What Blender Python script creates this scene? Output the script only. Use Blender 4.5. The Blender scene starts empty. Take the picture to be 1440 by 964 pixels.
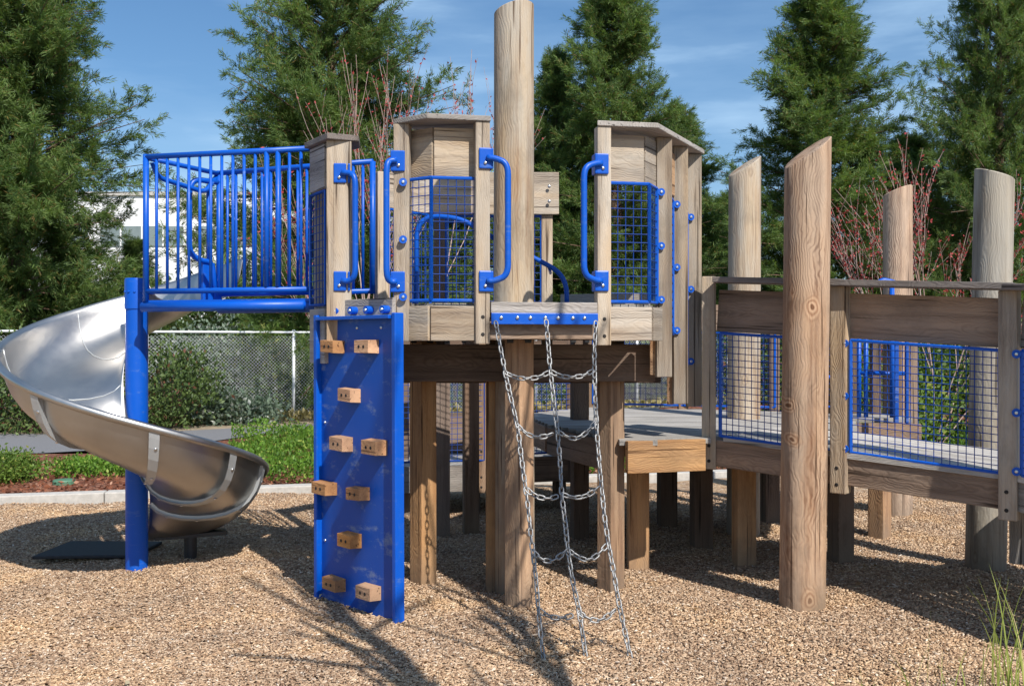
import bpy, bmesh, math, random
import numpy as np
from mathutils import Vector, Matrix

random.seed(7)
rng = np.random.default_rng(11)
scene = bpy.context.scene
COL = scene.collection
F, EYE, CX, HY = 1400.0, 1.75, 720.0, 480.0
V3 = Vector


def P(px, py, d):
    """world point seen at a photo pixel, at the measured distance d (metres)"""
    return V3(((px - CX) * d / F, d, EYE - (py - HY) * d / F))


def XY(px, d):
    return V3(((px - CX) * d / F, d, 0))


# ------------------------------------------------------------------ materials
def new_mat(name):
    m = bpy.data.materials.new(name)
    m.use_nodes = True
    nt = m.node_tree
    return m, nt, nt.nodes["Principled BSDF"]


def N(nt, typ, **kw):
    n = nt.nodes.new(typ)
    for k, v in kw.items():
        if k in n.inputs:
            n.inputs[k].default_value = v
        else:
            setattr(n, k, v)
    return n


def ramp(nt, fac, stops):
    n = nt.nodes.new("ShaderNodeValToRGB")
    e = n.color_ramp.elements
    while len(e) < len(stops):
        e.new(0.5)
    for el, (p, c) in zip(e, stops):
        el.position = p
        el.color = (c[0], c[1], c[2], 1)
    nt.links.new(fac, n.inputs[0])
    return n.outputs[0]


def mixc(nt, fac, a, b, mode="MIX"):
    n = nt.nodes.new("ShaderNodeMix")
    n.data_type = "RGBA"
    n.blend_type = mode
    for sock, v in ((n.inputs[0], fac), (n.inputs[6], a), (n.inputs[7], b)):
        if isinstance(v, bpy.types.NodeSocket):
            nt.links.new(v, sock)
        elif isinstance(v, (int, float)):
            sock.default_value = v
        else:
            sock.default_value = (v[0], v[1], v[2], 1)
    return n.outputs[2]


def math_n(nt, op, a, b=None, clamp=False):
    n = nt.nodes.new("ShaderNodeMath")
    n.operation = op
    n.use_clamp = clamp
    for i, v in enumerate((a, b)):
        if v is None:
            continue
        if isinstance(v, bpy.types.NodeSocket):
            nt.links.new(v, n.inputs[i])
        else:
            n.inputs[i].default_value = v
    return n.outputs[0]


def bump(nt, bsdf, height, strength=0.3, dist=0.01):
    b = nt.nodes.new("ShaderNodeBump")
    b.inputs["Strength"].default_value = strength
    b.inputs["Distance"].default_value = dist
    nt.links.new(height, b.inputs["Height"])
    nt.links.new(b.outputs[0], bsdf.inputs["Normal"])


def wood_mat(name, light, dark, grey, ring_amt=0.5, grey_amt=0.4, ring_scale=17, knots=False, rough=0.8, at=()):
    m, nt, bs = new_mat(name)
    dark_stain = [(a + b) * 0.5 for a, b in zip(grey, light)]
    L = nt.links.new
    tc = nt.nodes.new("ShaderNodeTexCoord")
    oi = nt.nodes.new("ShaderNodeObjectInfo")
    off = N(nt, "ShaderNodeVectorMath", operation="SCALE")
    comb = nt.nodes.new("ShaderNodeCombineXYZ")
    L(math_n(nt, "MULTIPLY", oi.outputs["Random"], 7.3), comb.inputs[0])
    L(math_n(nt, "MULTIPLY", oi.outputs["Random"], 31.7), comb.inputs[1])
    L(math_n(nt, "MULTIPLY", oi.outputs["Random"], 97.1), comb.inputs[2])
    add = N(nt, "ShaderNodeVectorMath", operation="ADD")
    L(tc.outputs["Object"], add.inputs[0])
    L(comb.outputs[0], add.inputs[1])
    mp = N(nt, "ShaderNodeMapping")
    mp.inputs["Scale"].default_value = (1, 1, 0.055)
    L(add.outputs[0], mp.inputs[0])
    fine = N(nt, "ShaderNodeTexNoise", Scale=95.0, Detail=4.0, Roughness=0.6)
    L(mp.outputs[0], fine.inputs[0])
    broad = N(nt, "ShaderNodeTexNoise", Scale=13.0, Detail=3.0, Roughness=0.55)
    L(mp.outputs[0], broad.inputs[0])
    blot = N(nt, "ShaderNodeTexNoise", Scale=5.5, Detail=4.0, Roughness=0.6)
    mpb = N(nt, "ShaderNodeMapping")
    mpb.inputs["Scale"].default_value = (1, 1, 0.22)
    L(add.outputs[0], mpb.inputs[0])
    L(mpb.outputs[0], blot.inputs[0])
    # growth rings round a pith that wanders along the length
    mp2 = N(nt, "ShaderNodeMapping")
    mp2.inputs["Scale"].default_value = (1, 1, 0.62)
    L(add.outputs[0], mp2.inputs[0])
    wob = N(nt, "ShaderNodeTexNoise", Scale=5.0, Detail=3.0, Roughness=0.5)
    L(mp2.outputs[0], wob.inputs[0])
    wv = N(nt, "ShaderNodeVectorMath", operation="SUBTRACT")
    wv.inputs[1].default_value = (0.5, 0.5, 0.5)
    L(wob.outputs["Color"], wv.inputs[0])
    ws = N(nt, "ShaderNodeVectorMath", operation="SCALE")
    ws.inputs["Scale"].default_value = 0.15
    L(wv.outputs[0], ws.inputs[0])
    pv = N(nt, "ShaderNodeVectorMath", operation="ADD")
    L(tc.outputs["Object"], pv.inputs[0])
    L(ws.outputs[0], pv.inputs[1])
    pith = N(nt, "ShaderNodeVectorMath", operation="ADD")
    cp = nt.nodes.new("ShaderNodeCombineXYZ")
    L(math_n(nt, "MULTIPLY", math_n(nt, "SUBTRACT", oi.outputs["Random"], 0.5), 0.12), cp.inputs[0])
    cp.inputs[1].default_value = 0.035
    L(pv.outputs[0], pith.inputs[0])
    L(cp.outputs[0], pith.inputs[1])
    wave = N(nt, "ShaderNodeTexWave", wave_type="RINGS", rings_direction="Z", wave_profile="SIN")
    wave.inputs["Scale"].default_value = ring_scale
    wave.inputs["Distortion"].default_value = 0.6
    wave.inputs["Detail"].default_value = 2.0
    wave.inputs["Detail Scale"].default_value = 1.5
    L(pith.outputs[0], wave.inputs[0])
    sepz = nt.nodes.new("ShaderNodeSeparateXYZ")
    L(tc.outputs["Object"], sepz.inputs[0])
    shx = nt.nodes.new("ShaderNodeCombineXYZ")
    L(math_n(nt, "MULTIPLY", sepz.outputs[2], 0.035), shx.inputs[0])
    L(math_n(nt, "MULTIPLY", sepz.outputs[2], 0.022), shx.inputs[1])
    pz = N(nt, "ShaderNodeVectorMath", operation="ADD")
    L(pith.outputs[0], pz.inputs[0])
    L(shx.outputs[0], pz.inputs[1])
    L(pz.outputs[0], wave.inputs[0])
    ringf = math_n(nt, "POWER", wave.outputs["Fac"], 1.6)
    rm = N(nt, "ShaderNodeTexNoise", Scale=3.2, Detail=1.0)
    L(mp2.outputs[0], rm.inputs[0])
    ramt = math_n(nt, "MULTIPLY", ramp(nt, rm.outputs["Fac"], [(0.42, (0.12, 0.12, 0.12)), (0.62, (1, 1, 1))]), ring_amt)
    g = math_n(nt, "ADD", math_n(nt, "MULTIPLY", math_n(nt, "SUBTRACT", ringf, 0.4), ramt),
               math_n(nt, "MULTIPLY", math_n(nt, "SUBTRACT", fine.outputs["Fac"], 0.4), 0.9))
    g = math_n(nt, "ADD", g, math_n(nt, "MULTIPLY", math_n(nt, "SUBTRACT", broad.outputs["Fac"], 0.43), 2.7), clamp=True)
    colr = mixc(nt, g, light, dark)
    gm = math_n(nt, "MULTIPLY", ramp(nt, blot.outputs["Fac"], [(0.35, (0, 0, 0)), (0.65, (1, 1, 1))]), grey_amt)
    greyc = mixc(nt, math_n(nt, "MULTIPLY", g, 0.8), grey, [c * 0.55 for c in grey])
    colr = mixc(nt, gm, colr, greyc)
    if knots:
        mk = N(nt, "ShaderNodeMapping")
        mk.inputs["Scale"].default_value = (2.4, 2.4, 1.15)
        L(add.outputs[0], mk.inputs[0])
        vo = N(nt, "ShaderNodeTexVoronoi", Scale=1.0)
        L(mk.outputs[0], vo.inputs[0])
        km = ramp(nt, vo.outputs["Distance"], [(0.03, (1, 1, 1)), (0.085, (0, 0, 0))])
        kr = math_n(nt, "SINE", math_n(nt, "MULTIPLY", vo.outputs["Distance"], 130.0))
        kc = mixc(nt, math_n(nt, "MULTIPLY", math_n(nt, "ADD", kr, 1.0), 0.5), [c * 1.1 for c in light], [c * 0.75 for c in dark])
        colr = mixc(nt, math_n(nt, "MULTIPLY", km, 0.65), colr, kc)
    for kx, kz, kr_ in at:      # single branch knots on the front face
        sk = nt.nodes.new("ShaderNodeSeparateXYZ")
        L(pv.outputs[0], sk.inputs[0])
        ck = nt.nodes.new("ShaderNodeCombineXYZ")
        L(math_n(nt, "SUBTRACT", sk.outputs[0], kx), ck.inputs[0])
        L(math_n(nt, "MULTIPLY", math_n(nt, "SUBTRACT", sk.outputs[2], kz), 0.72), ck.inputs[1])
        lk = N(nt, "ShaderNodeVectorMath", operation="LENGTH")
        L(ck.outputs[0], lk.inputs[0])
        dk = math_n(nt, "DIVIDE", lk.outputs["Value"], kr_)
        front = math_n(nt, "LESS_THAN", sk.outputs[1], 0.0)
        mk_ = math_n(nt, "MULTIPLY", ramp(nt, dk, [(0.55, (0.9, 0.9, 0.9)), (1.0, (0, 0, 0))]), front)
        rk = math_n(nt, "MULTIPLY", math_n(nt, "ADD", math_n(nt, "SINE", math_n(nt, "MULTIPLY", dk, 17.0)), 1.0), 0.35)
        kc_ = mixc(nt, rk, [c * 1.12 for c in light], [c * 1.3 for c in dark])
        kc_ = mixc(nt, ramp(nt, dk, [(0.14, (1, 1, 1)), (0.24, (0, 0, 0))]), kc_, [c * 0.9 for c in dark])
        colr = mixc(nt, mk_, colr, kc_)
    st = N(nt, "ShaderNodeTexNoise", Scale=3.1, Detail=5.0, Roughness=0.7)
    L(mp2.outputs[0], st.inputs[0])
    colr = mixc(nt, ramp(nt, st.outputs["Fac"], [(0.5, (0, 0, 0)), (0.78, (0.7, 0.7, 0.7))]), colr, [c * 0.38 for c in dark_stain])
    mpc = N(nt, "ShaderNodeMapping")
    mpc.inputs["Scale"].default_value = (1, 1, 0.022)
    L(add.outputs[0], mpc.inputs[0])
    cr = N(nt, "ShaderNodeTexNoise", Scale=42.0, Detail=2.0, Roughness=0.5)
    L(mpc.outputs[0], cr.inputs[0])
    crk = ramp(nt, cr.outputs["Fac"], [(0.63, (0, 0, 0)), (0.68, (0.85, 0.85, 0.85))])
    colr = mixc(nt, crk, colr, [c * 0.3 for c in dark])
    # splashed dust near the ground
    gp = nt.nodes.new("ShaderNodeNewGeometry")
    sz = nt.nodes.new("ShaderNodeSeparateXYZ")
    L(gp.outputs["Position"], sz.inputs[0])
    dz = math_n(nt, "SUBTRACT", math_n(nt, "ADD", 0.1, math_n(nt, "MULTIPLY", st.outputs["Fac"], 0.35)), sz.outputs[2])
    dm = ramp(nt, math_n(nt, "ADD", math_n(nt, "MULTIPLY", dz, 2.5), 0.2), [(0.2, (0, 0, 0)), (0.9, (0.65, 0.65, 0.65))])
    colr = mixc(nt, dm, colr, (0.2, 0.145, 0.1))
    # each timber its own tone
    hsv = nt.nodes.new("ShaderNodeHueSaturation")
    L(math_n(nt, "ADD", math_n(nt, "MULTIPLY", oi.outputs["Random"], 0.52), 0.70), hsv.inputs["Value"])
    hr = N(nt, "ShaderNodeTexWhiteNoise", noise_dimensions="1D")
    L(oi.outputs["Random"], hr.inputs["W"])
    L(math_n(nt, "ADD", math_n(nt, "MULTIPLY", hr.outputs["Value"], 0.28), 0.80), hsv.inputs["Saturation"])
    L(colr, hsv.inputs["Color"])
    L(hsv.outputs[0], bs.inputs["Base Color"])
    bs.inputs["Roughness"].default_value = rough
    bs.inputs["Specular IOR Level"].default_value = 0.25
    h = math_n(nt, "ADD", math_n(nt, "MULTIPLY", fine.outputs["Fac"], 0.6), math_n(nt, "MULTIPLY", ringf, -0.35))
    bump(nt, bs, h, 0.5, 0.006)
    return m


def paint_mat(name, colr, rough=0.35, dirt=0.25, coat=0.3):
    m, nt, bs = new_mat(name)
    tc = nt.nodes.new("ShaderNodeTexCoord")
    n1 = N(nt, "ShaderNodeTexNoise", Scale=6.0, Detail=5.0, Roughness=0.65)
    nt.links.new(tc.outputs["Object"], n1.inputs[0])
    c = mixc(nt, ramp(nt, n1.outputs["Fac"], [(0.4, (0, 0, 0)), (0.75, (dirt, dirt, dirt))]), colr,
             [colr[0] * 0.7 + 0.05, colr[1] * 0.8 + 0.05, colr[2] * 0.75 + 0.05])
    nt.links.new(c, bs.inputs["Base Color"])
    r = math_n(nt, "ADD", math_n(nt, "MULTIPLY", n1.outputs["Fac"], 0.3), rough - 0.15)
    nt.links.new(r, bs.inputs["Roughness"])
    bs.inputs["Specular IOR Level"].default_value = 0.35
    bs.inputs["Coat Weight"].default_value = coat
    bs.inputs["Coat Roughness"].default_value = 0.25
    n2 = N(nt, "ShaderNodeTexNoise", Scale=120.0, Detail=2.0)
    nt.links.new(tc.outputs["Object"], n2.inputs[0])
    bump(nt, bs, n2.outputs["Fac"], 0.06, 0.003)
    return m


def scuff(m, colr, amt, thr, scale=7.0, rot=0.7):
    """pale rubbed streaks on paint"""
    nt = m.node_tree
    bs = nt.nodes["Principled BSDF"]
    src = bs.inputs["Base Color"].links[0].from_socket
    tc = nt.nodes.new("ShaderNodeTexCoord")
    mp = N(nt, "ShaderNodeMapping")
    mp.inputs["Rotation"].default_value = (0.35, rot, 0.2)
    mp.inputs["Scale"].default_value = (0.25, 1.0, 1.4)
    nt.links.new(tc.outputs["Object"], mp.inputs[0])
    n1 = N(nt, "ShaderNodeTexNoise", Scale=scale, Detail=7.0, Roughness=0.72)
    nt.links.new(mp.outputs[0], n1.inputs[0])
    f = ramp(nt, n1.outputs["Fac"], [(thr, (0, 0, 0)), (thr + 0.13, (amt, amt, amt))])
    nt.links.new(mixc(nt, f, src, colr), bs.inputs["Base Color"])


def metal_mat(name, colr, rough, metallic=1.0, streak=True):
    m, nt, bs = new_mat(name)
    tc = nt.nodes.new("ShaderNodeTexCoord")
    n1 = N(nt, "ShaderNodeTexNoise", Scale=3.5, Detail=6.0, Roughness=0.7)
    nt.links.new(tc.outputs["Object"], n1.inputs[0])
    c = mixc(nt, n1.outputs["Fac"], [x * 0.86 for x in colr], [min(1, x * 1.1) for x in colr])
    nt.links.new(c, bs.inputs["Base Color"])
    r = math_n(nt, "ADD", math_n(nt, "MULTIPLY", n1.outputs["Fac"], 0.22), rough - 0.11)
    nt.links.new(r, bs.inputs["Roughness"])
    bs.inputs["Metallic"].default_value = metallic
    if streak:
        n2 = N(nt, "ShaderNodeTexNoise", Scale=1.8, Detail=2.0)
        nt.links.new(tc.outputs["Object"], n2.inputs[0])
        bump(nt, bs, n2.outputs["Fac"], 0.12, 0.03)
    return m


def leaf_mat(name, dark, light, accent=None, clump=1.6, trans=0.25, accent_amt=0.12, rough=0.55):
    m, nt, bs = new_mat(name)
    L = nt.links.new
    geo = nt.nodes.new("ShaderNodeNewGeometry")
    tc = nt.nodes.new("ShaderNodeTexCoord")
    n1 = N(nt, "ShaderNodeTexNoise", Scale=clump, Detail=3.0, Roughness=0.6)
    L(tc.outputs["Object"], n1.inputs[0])
    f = math_n(nt, "ADD", math_n(nt, "MULTIPLY", geo.outputs["Random Per Island"], 0.55),
               math_n(nt, "MULTIPLY", ramp(nt, n1.outputs["Fac"], [(0.35, (0, 0, 0)), (0.65, (1, 1, 1))]), 0.5), clamp=True)
    c = mixc(nt, f, dark, light)
    if accent:
        wn = N(nt, "ShaderNodeTexWhiteNoise", noise_dimensions="1D")
        L(geo.outputs["Random Per Island"], wn.inputs["W"])
        am = math_n(nt, "LESS_THAN", wn.outputs["Value"], accent_amt)
        c = mixc(nt, am, c, accent)
    L(c, bs.inputs["Base Color"])
    bs.inputs["Roughness"].default_value = rough
    bs.inputs["Specular IOR Level"].default_value = 0.3
    if trans:
        tr = nt.nodes.new("ShaderNodeBsdfTranslucent")
        L(mixc(nt, 1.0, c, (1.3, 1.4, 0.7), "MULTIPLY"), tr.inputs[0])
        ms = nt.nodes.new("ShaderNodeMixShader")
        ms.inputs[0].default_value = trans
        L(bs.outputs[0], ms.inputs[1])
        L(tr.outputs[0], ms.inputs[2])
        L(ms.outputs[0], nt.nodes["Material Output"].inputs[0])
    return m


def plain_mat(name, c1, c2, scale=8.0, rough=0.8, bump_s=0.2, bump_d=0.01, metallic=0.0, detail=5.0):
    m, nt, bs = new_mat(name)
    tc = nt.nodes.new("ShaderNodeTexCoord")
    n1 = N(nt, "ShaderNodeTexNoise", Scale=scale, Detail=detail, Roughness=0.65)
    nt.links.new(tc.outputs["Object"], n1.inputs[0])
    c = ramp(nt, n1.outputs["Fac"], [(0.3, c1), (0.7, c2)])
    nt.links.new(c, bs.inputs["Base Color"])
    bs.inputs["Roughness"].default_value = rough
    bs.inputs["Metallic"].default_value = metallic
    bump(nt, bs, n1.outputs["Fac"], bump_s, bump_d)
    return m


def chip_mat(name, stops, scale, island=False):
    m, nt, bs = new_mat(name)
    L = nt.links.new
    tc = nt.nodes.new("ShaderNodeTexCoord")
    n2 = N(nt, "ShaderNodeTexNoise", Scale=1.4, Detail=6.0, Roughness=0.7)
    L(tc.outputs["Object"], n2.inputs[0])
    if island:
        geo = nt.nodes.new("ShaderNodeNewGeometry")
        f = geo.outputs["Random Per Island"]
    else:
        vo = N(nt, "ShaderNodeTexVoronoi", Scale=scale, Randomness=1.0)
        mp = N(nt, "ShaderNodeMapping")
        mp.inputs["Rotation"].default_value = (0, 0, 0.6)
        mp.inputs["Scale"].default_value = (1, 1.7, 1)
        L(tc.outputs["Object"], mp.inputs[0])
        L(mp.outputs[0], vo.inputs[0])
        sep = nt.nodes.new("ShaderNodeSeparateColor")
        L(vo.outputs["Color"], sep.inputs[0])
        f = sep.outputs[0]
        bump(nt, bs, math_n(nt, "ADD", sep.outputs[1], math_n(nt, "MULTIPLY", vo.outputs["Distance"], -0.6)), 0.9, 0.02)
    c = ramp(nt, f, stops)
    t = ramp(nt, n2.outputs["Fac"], [(0.3, (0.7, 0.68, 0.69)), (0.5, (0.97, 0.94, 0.92)), (0.7, (1.15, 1.06, 0.9))])
    c = mixc(nt, 1.0, c, t, "MULTIPLY")
    L(c, bs.inputs["Base Color"])
    bs.inputs["Roughness"].default_value = 0.9
    bs.inputs["Specular IOR Level"].default_value = 0.15
    return m


M = {}
M["wood"] = wood_mat("weathered_wood", (0.46, 0.345, 0.23), (0.16, 0.10, 0.062), (0.43, 0.395, 0.345), 0.13, 0.75, 26)
M["wood_grey"] = wood_mat("grey_wood", (0.36, 0.31, 0.27), (0.13, 0.105, 0.09), (0.36, 0.34, 0.32), 0.35, 0.8, 26)
M["wood_cap"] = wood_mat("dark_grey_wood", (0.19, 0.155, 0.135), (0.075, 0.06, 0.052), (0.19, 0.175, 0.165), 0.35, 0.8, 26)
M["wood_brown"] = wood_mat("brown_wood", (0.34, 0.22, 0.14), (0.13, 0.075, 0.045), (0.26, 0.205, 0.165), 0.35, 0.5, 26)
M["wood_leg"] = wood_mat("warm_wood", (0.50, 0.275, 0.12), (0.2, 0.085, 0.034), (0.36, 0.265, 0.175), 0.18, 0.4, 26)
M["wood_dark"] = wood_mat("shade_toned_wood", (0.2, 0.13, 0.09), (0.08, 0.05, 0.035), (0.17, 0.14, 0.12), 0.4, 0.4, 26)  # brown wood with shade mixed into its tone, for rear and underside timbers
M["wood_deck"] = wood_mat("deck_wood", (0.44, 0.41, 0.37), (0.22, 0.2, 0.18), (0.44, 0.42, 0.40), 0.3, 0.7, 26)
M["wood_hold"] = wood_mat("hold_wood", (0.62, 0.31, 0.125), (0.36, 0.145, 0.055), (0.5, 0.28, 0.14), 0.4, 0.3, 50)
M["log"] = wood_mat("log_wood", (0.48, 0.355, 0.225), (0.25, 0.125, 0.055), (0.45, 0.41, 0.35), 0.28, 0.8, 16, True)
M["log_red"] = wood_mat("red_log_wood", (0.46, 0.305, 0.195), (0.15, 0.068, 0.034), (0.37, 0.285, 0.22), 0.7, 0.7, 19, True)
M["log_front"] = wood_mat("front_log_wood", (0.46, 0.305, 0.2), (0.15, 0.068, 0.036), (0.38, 0.3, 0.235), 0.8, 0.7, 19, False, 0.8, ((0.015, 1.95, 0.07), (-0.085, 1.13, 0.055), (-0.1, 1.36, 0.05), (0.0, 0.1, 0.075)))
M["log_grey"] = wood_mat("grey_log_wood", (0.47, 0.40, 0.30), (0.2, 0.145, 0.1), (0.45, 0.42, 0.37), 0.25, 0.75, 17, True)
M["blue"] = paint_mat("blue_paint", (0.0, 0.082, 0.47), 0.42, 0.04, 0.08)
M["blue_wire"] = paint_mat("shade_toned_wire_coating", (0.0, 0.04, 0.25), 0.65, 0.03, 0.0)  # navy wire coating, its blue deepened to stand for shade on the mesh
M["blue_panel"] = paint_mat("blue_plastic", (0.0, 0.062, 0.36), 0.45, 0.2, 0.0)
scuff(M["blue_panel"], (0.22, 0.27, 0.36), 0.6, 0.55)
scuff(M["blue"], (0.12, 0.2, 0.38), 0.45, 0.57, 16.0, 0.1)
M["steel"] = metal_mat("stainless_steel", (0.52, 0.505, 0.485), 0.38)
M["flange"] = metal_mat("galvanised_flange", (0.5, 0.52, 0.53), 0.5, 0.6, False)
M["chain"] = metal_mat("galvanised_chain", (0.31, 0.31, 0.31), 0.5, 0.6, False)
M["bolt"] = metal_mat("bolt_steel", (0.7, 0.7, 0.7), 0.3, 1.0, False)
M["hole"] = plain_mat("dark_bolt_hole", (0.012, 0.01, 0.01), (0.03, 0.025, 0.02))
M["black"] = plain_mat("black_bracket", (0.015, 0.015, 0.018), (0.03, 0.03, 0.03), rough=0.5)
M["fence"] = metal_mat("galvanised_fence", (0.78, 0.8, 0.82), 0.55, 0.15, False)
M["concrete"] = plain_mat("concrete", (0.38, 0.36, 0.33), (0.52, 0.49, 0.45), 14, 0.9, 0.3, 0.01)
M["asphalt"] = plain_mat("asphalt", (0.13, 0.13, 0.14), (0.2, 0.2, 0.21), 60, 0.9, 0.4, 0.006)
M["dirt"] = plain_mat("dry_dirt", (0.2, 0.15, 0.1), (0.36, 0.29, 0.2), 3, 0.95, 0.5, 0.03)
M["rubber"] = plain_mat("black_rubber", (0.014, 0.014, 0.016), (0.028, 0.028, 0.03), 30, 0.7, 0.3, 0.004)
M["lid"] = plain_mat("green_plastic_lid", (0.06, 0.16, 0.10), (0.09, 0.21, 0.13), 12, 0.6)
chips = [(0.0, (0.19, 0.12, 0.08)), (0.16, (0.34, 0.225, 0.145)), (0.5, (0.475, 0.335, 0.22)), (0.8, (0.57, 0.425, 0.29)), (0.96, (0.66, 0.53, 0.39)), (1.0, (0.76, 0.68, 0.58))]
M["mulch"] = chip_mat("wood_chip_bed", [(p, tuple(x * 0.8 for x in c)) for p, c in chips], 34)
M["chip"] = chip_mat("loose_wood_chip", chips, 30, True)
M["bark"] = chip_mat("red_bark", [(0, (0.06, 0.025, 0.016)), (0.4, (0.16, 0.062, 0.038)), (0.8, (0.27, 0.115, 0.075)), (1, (0.4, 0.24, 0.17))], 22)
M["barkchip"] = chip_mat("loose_red_bark", [(0, (0.06, 0.025, 0.016)), (0.4, (0.18, 0.07, 0.04)), (0.8, (0.3, 0.125, 0.08)), (1, (0.45, 0.28, 0.2))], 22, True)
M["redwood"] = leaf_mat("redwood_foliage", (0.03, 0.07, 0.024), (0.205, 0.295, 0.085), (0.22, 0.16, 0.055), 0.9, 0.4, 0.07)
M["trunk"] = plain_mat("tree_bark", (0.09, 0.055, 0.035), (0.2, 0.13, 0.09), 9, 0.95, 0.8, 0.03)
M["maple_bark"] = plain_mat("pale_maple_bark", (0.26, 0.14, 0.11), (0.46, 0.38, 0.34), 5, 0.9)
M["maple_twig"] = leaf_mat("red_buds", (0.22, 0.025, 0.03), (0.42, 0.06, 0.055), None, 2.0, 0.1)
M["shrub_dark"] = leaf_mat("dark_shrub_leaf", (0.025, 0.055, 0.016), (0.12, 0.17, 0.045), (0.14, 0.06, 0.035), 3.0, 0.15, 0.05)
M["shrub_green"] = leaf_mat("bright_shrub_leaf", (0.05, 0.1, 0.018), (0.17, 0.26, 0.045), (0.3, 0.32, 0.07), 2.0, 0.3, 0.08)
M["shrub_silver"] = leaf_mat("silver_shrub_leaf", (0.06, 0.1, 0.06), (0.2, 0.26, 0.19), (0.4, 0.42, 0.38), 2.0, 0.2, 0.12)
M["cover"] = leaf_mat("ground_cover_leaf", (0.04, 0.1, 0.012), (0.16, 0.3, 0.035), (0.28, 0.36, 0.07), 1.8, 0.3, 0.1)
M["grass"] = leaf_mat("green_blade", (0.16, 0.24, 0.04), (0.44, 0.48, 0.14), (0.55, 0.48, 0.24), 3.0, 0.35, 0.15)
M["drygrass"] = leaf_mat("dry_tuft", (0.2, 0.17, 0.07), (0.42, 0.36, 0.17), None, 3.0, 0.2)
M["litter"] = leaf_mat("dry_leaf", (0.07, 0.04, 0.02), (0.3, 0.18, 0.08), (0.42, 0.36, 0.24), 3.0, 0.1, 0.2)
M["white_wall"] = plain_mat("white_wall", (0.72, 0.72, 0.72), (0.8, 0.8, 0.8), 0.4, 0.8, 0.05)
M["glassband"] = plain_mat("window_glass", (0.16, 0.2, 0.2), (0.24, 0.28, 0.28), 0.6, 0.2, 0.0)
M["car"] = paint_mat("grey_blue_car_paint", (0.09, 0.12, 0.18), 0.3, 0.1, 0.8)
M["carglass"] = plain_mat("car_glass", (0.02, 0.025, 0.03), (0.03, 0.035, 0.04), 3, 0.08, 0.0)
M["ground"] = plain_mat("far_ground", (0.09, 0.08, 0.045), (0.2, 0.17, 0.1), 1.2, 0.95, 0.4, 0.05)

# ------------------------------------------------------------------ builders
WM = {}


def link(o, parent=None, mw=None):
    COL.objects.link(o)
    mw = mw or Matrix.Identity(4)
    if parent is not None:
        o.parent = parent
        o.matrix_basis = WM[parent.name].inverted() @ mw
    else:
        o.matrix_basis = mw
    WM[o.name] = mw
    return o


def tag(o, label=None, cat=None, group=None, kind=None):
    for k, v in (("label", label), ("category", cat), ("group", group), ("kind", kind)):
        if v:
            o[k] = v
    return o


def thing(name, label, cat, loc, group=None):
    o = bpy.data.objects.new(name, None)
    o.empty_display_size = 0.2
    link(o, None, Matrix.Translation(V3(loc)))
    return tag(o, label, cat, group)


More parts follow.
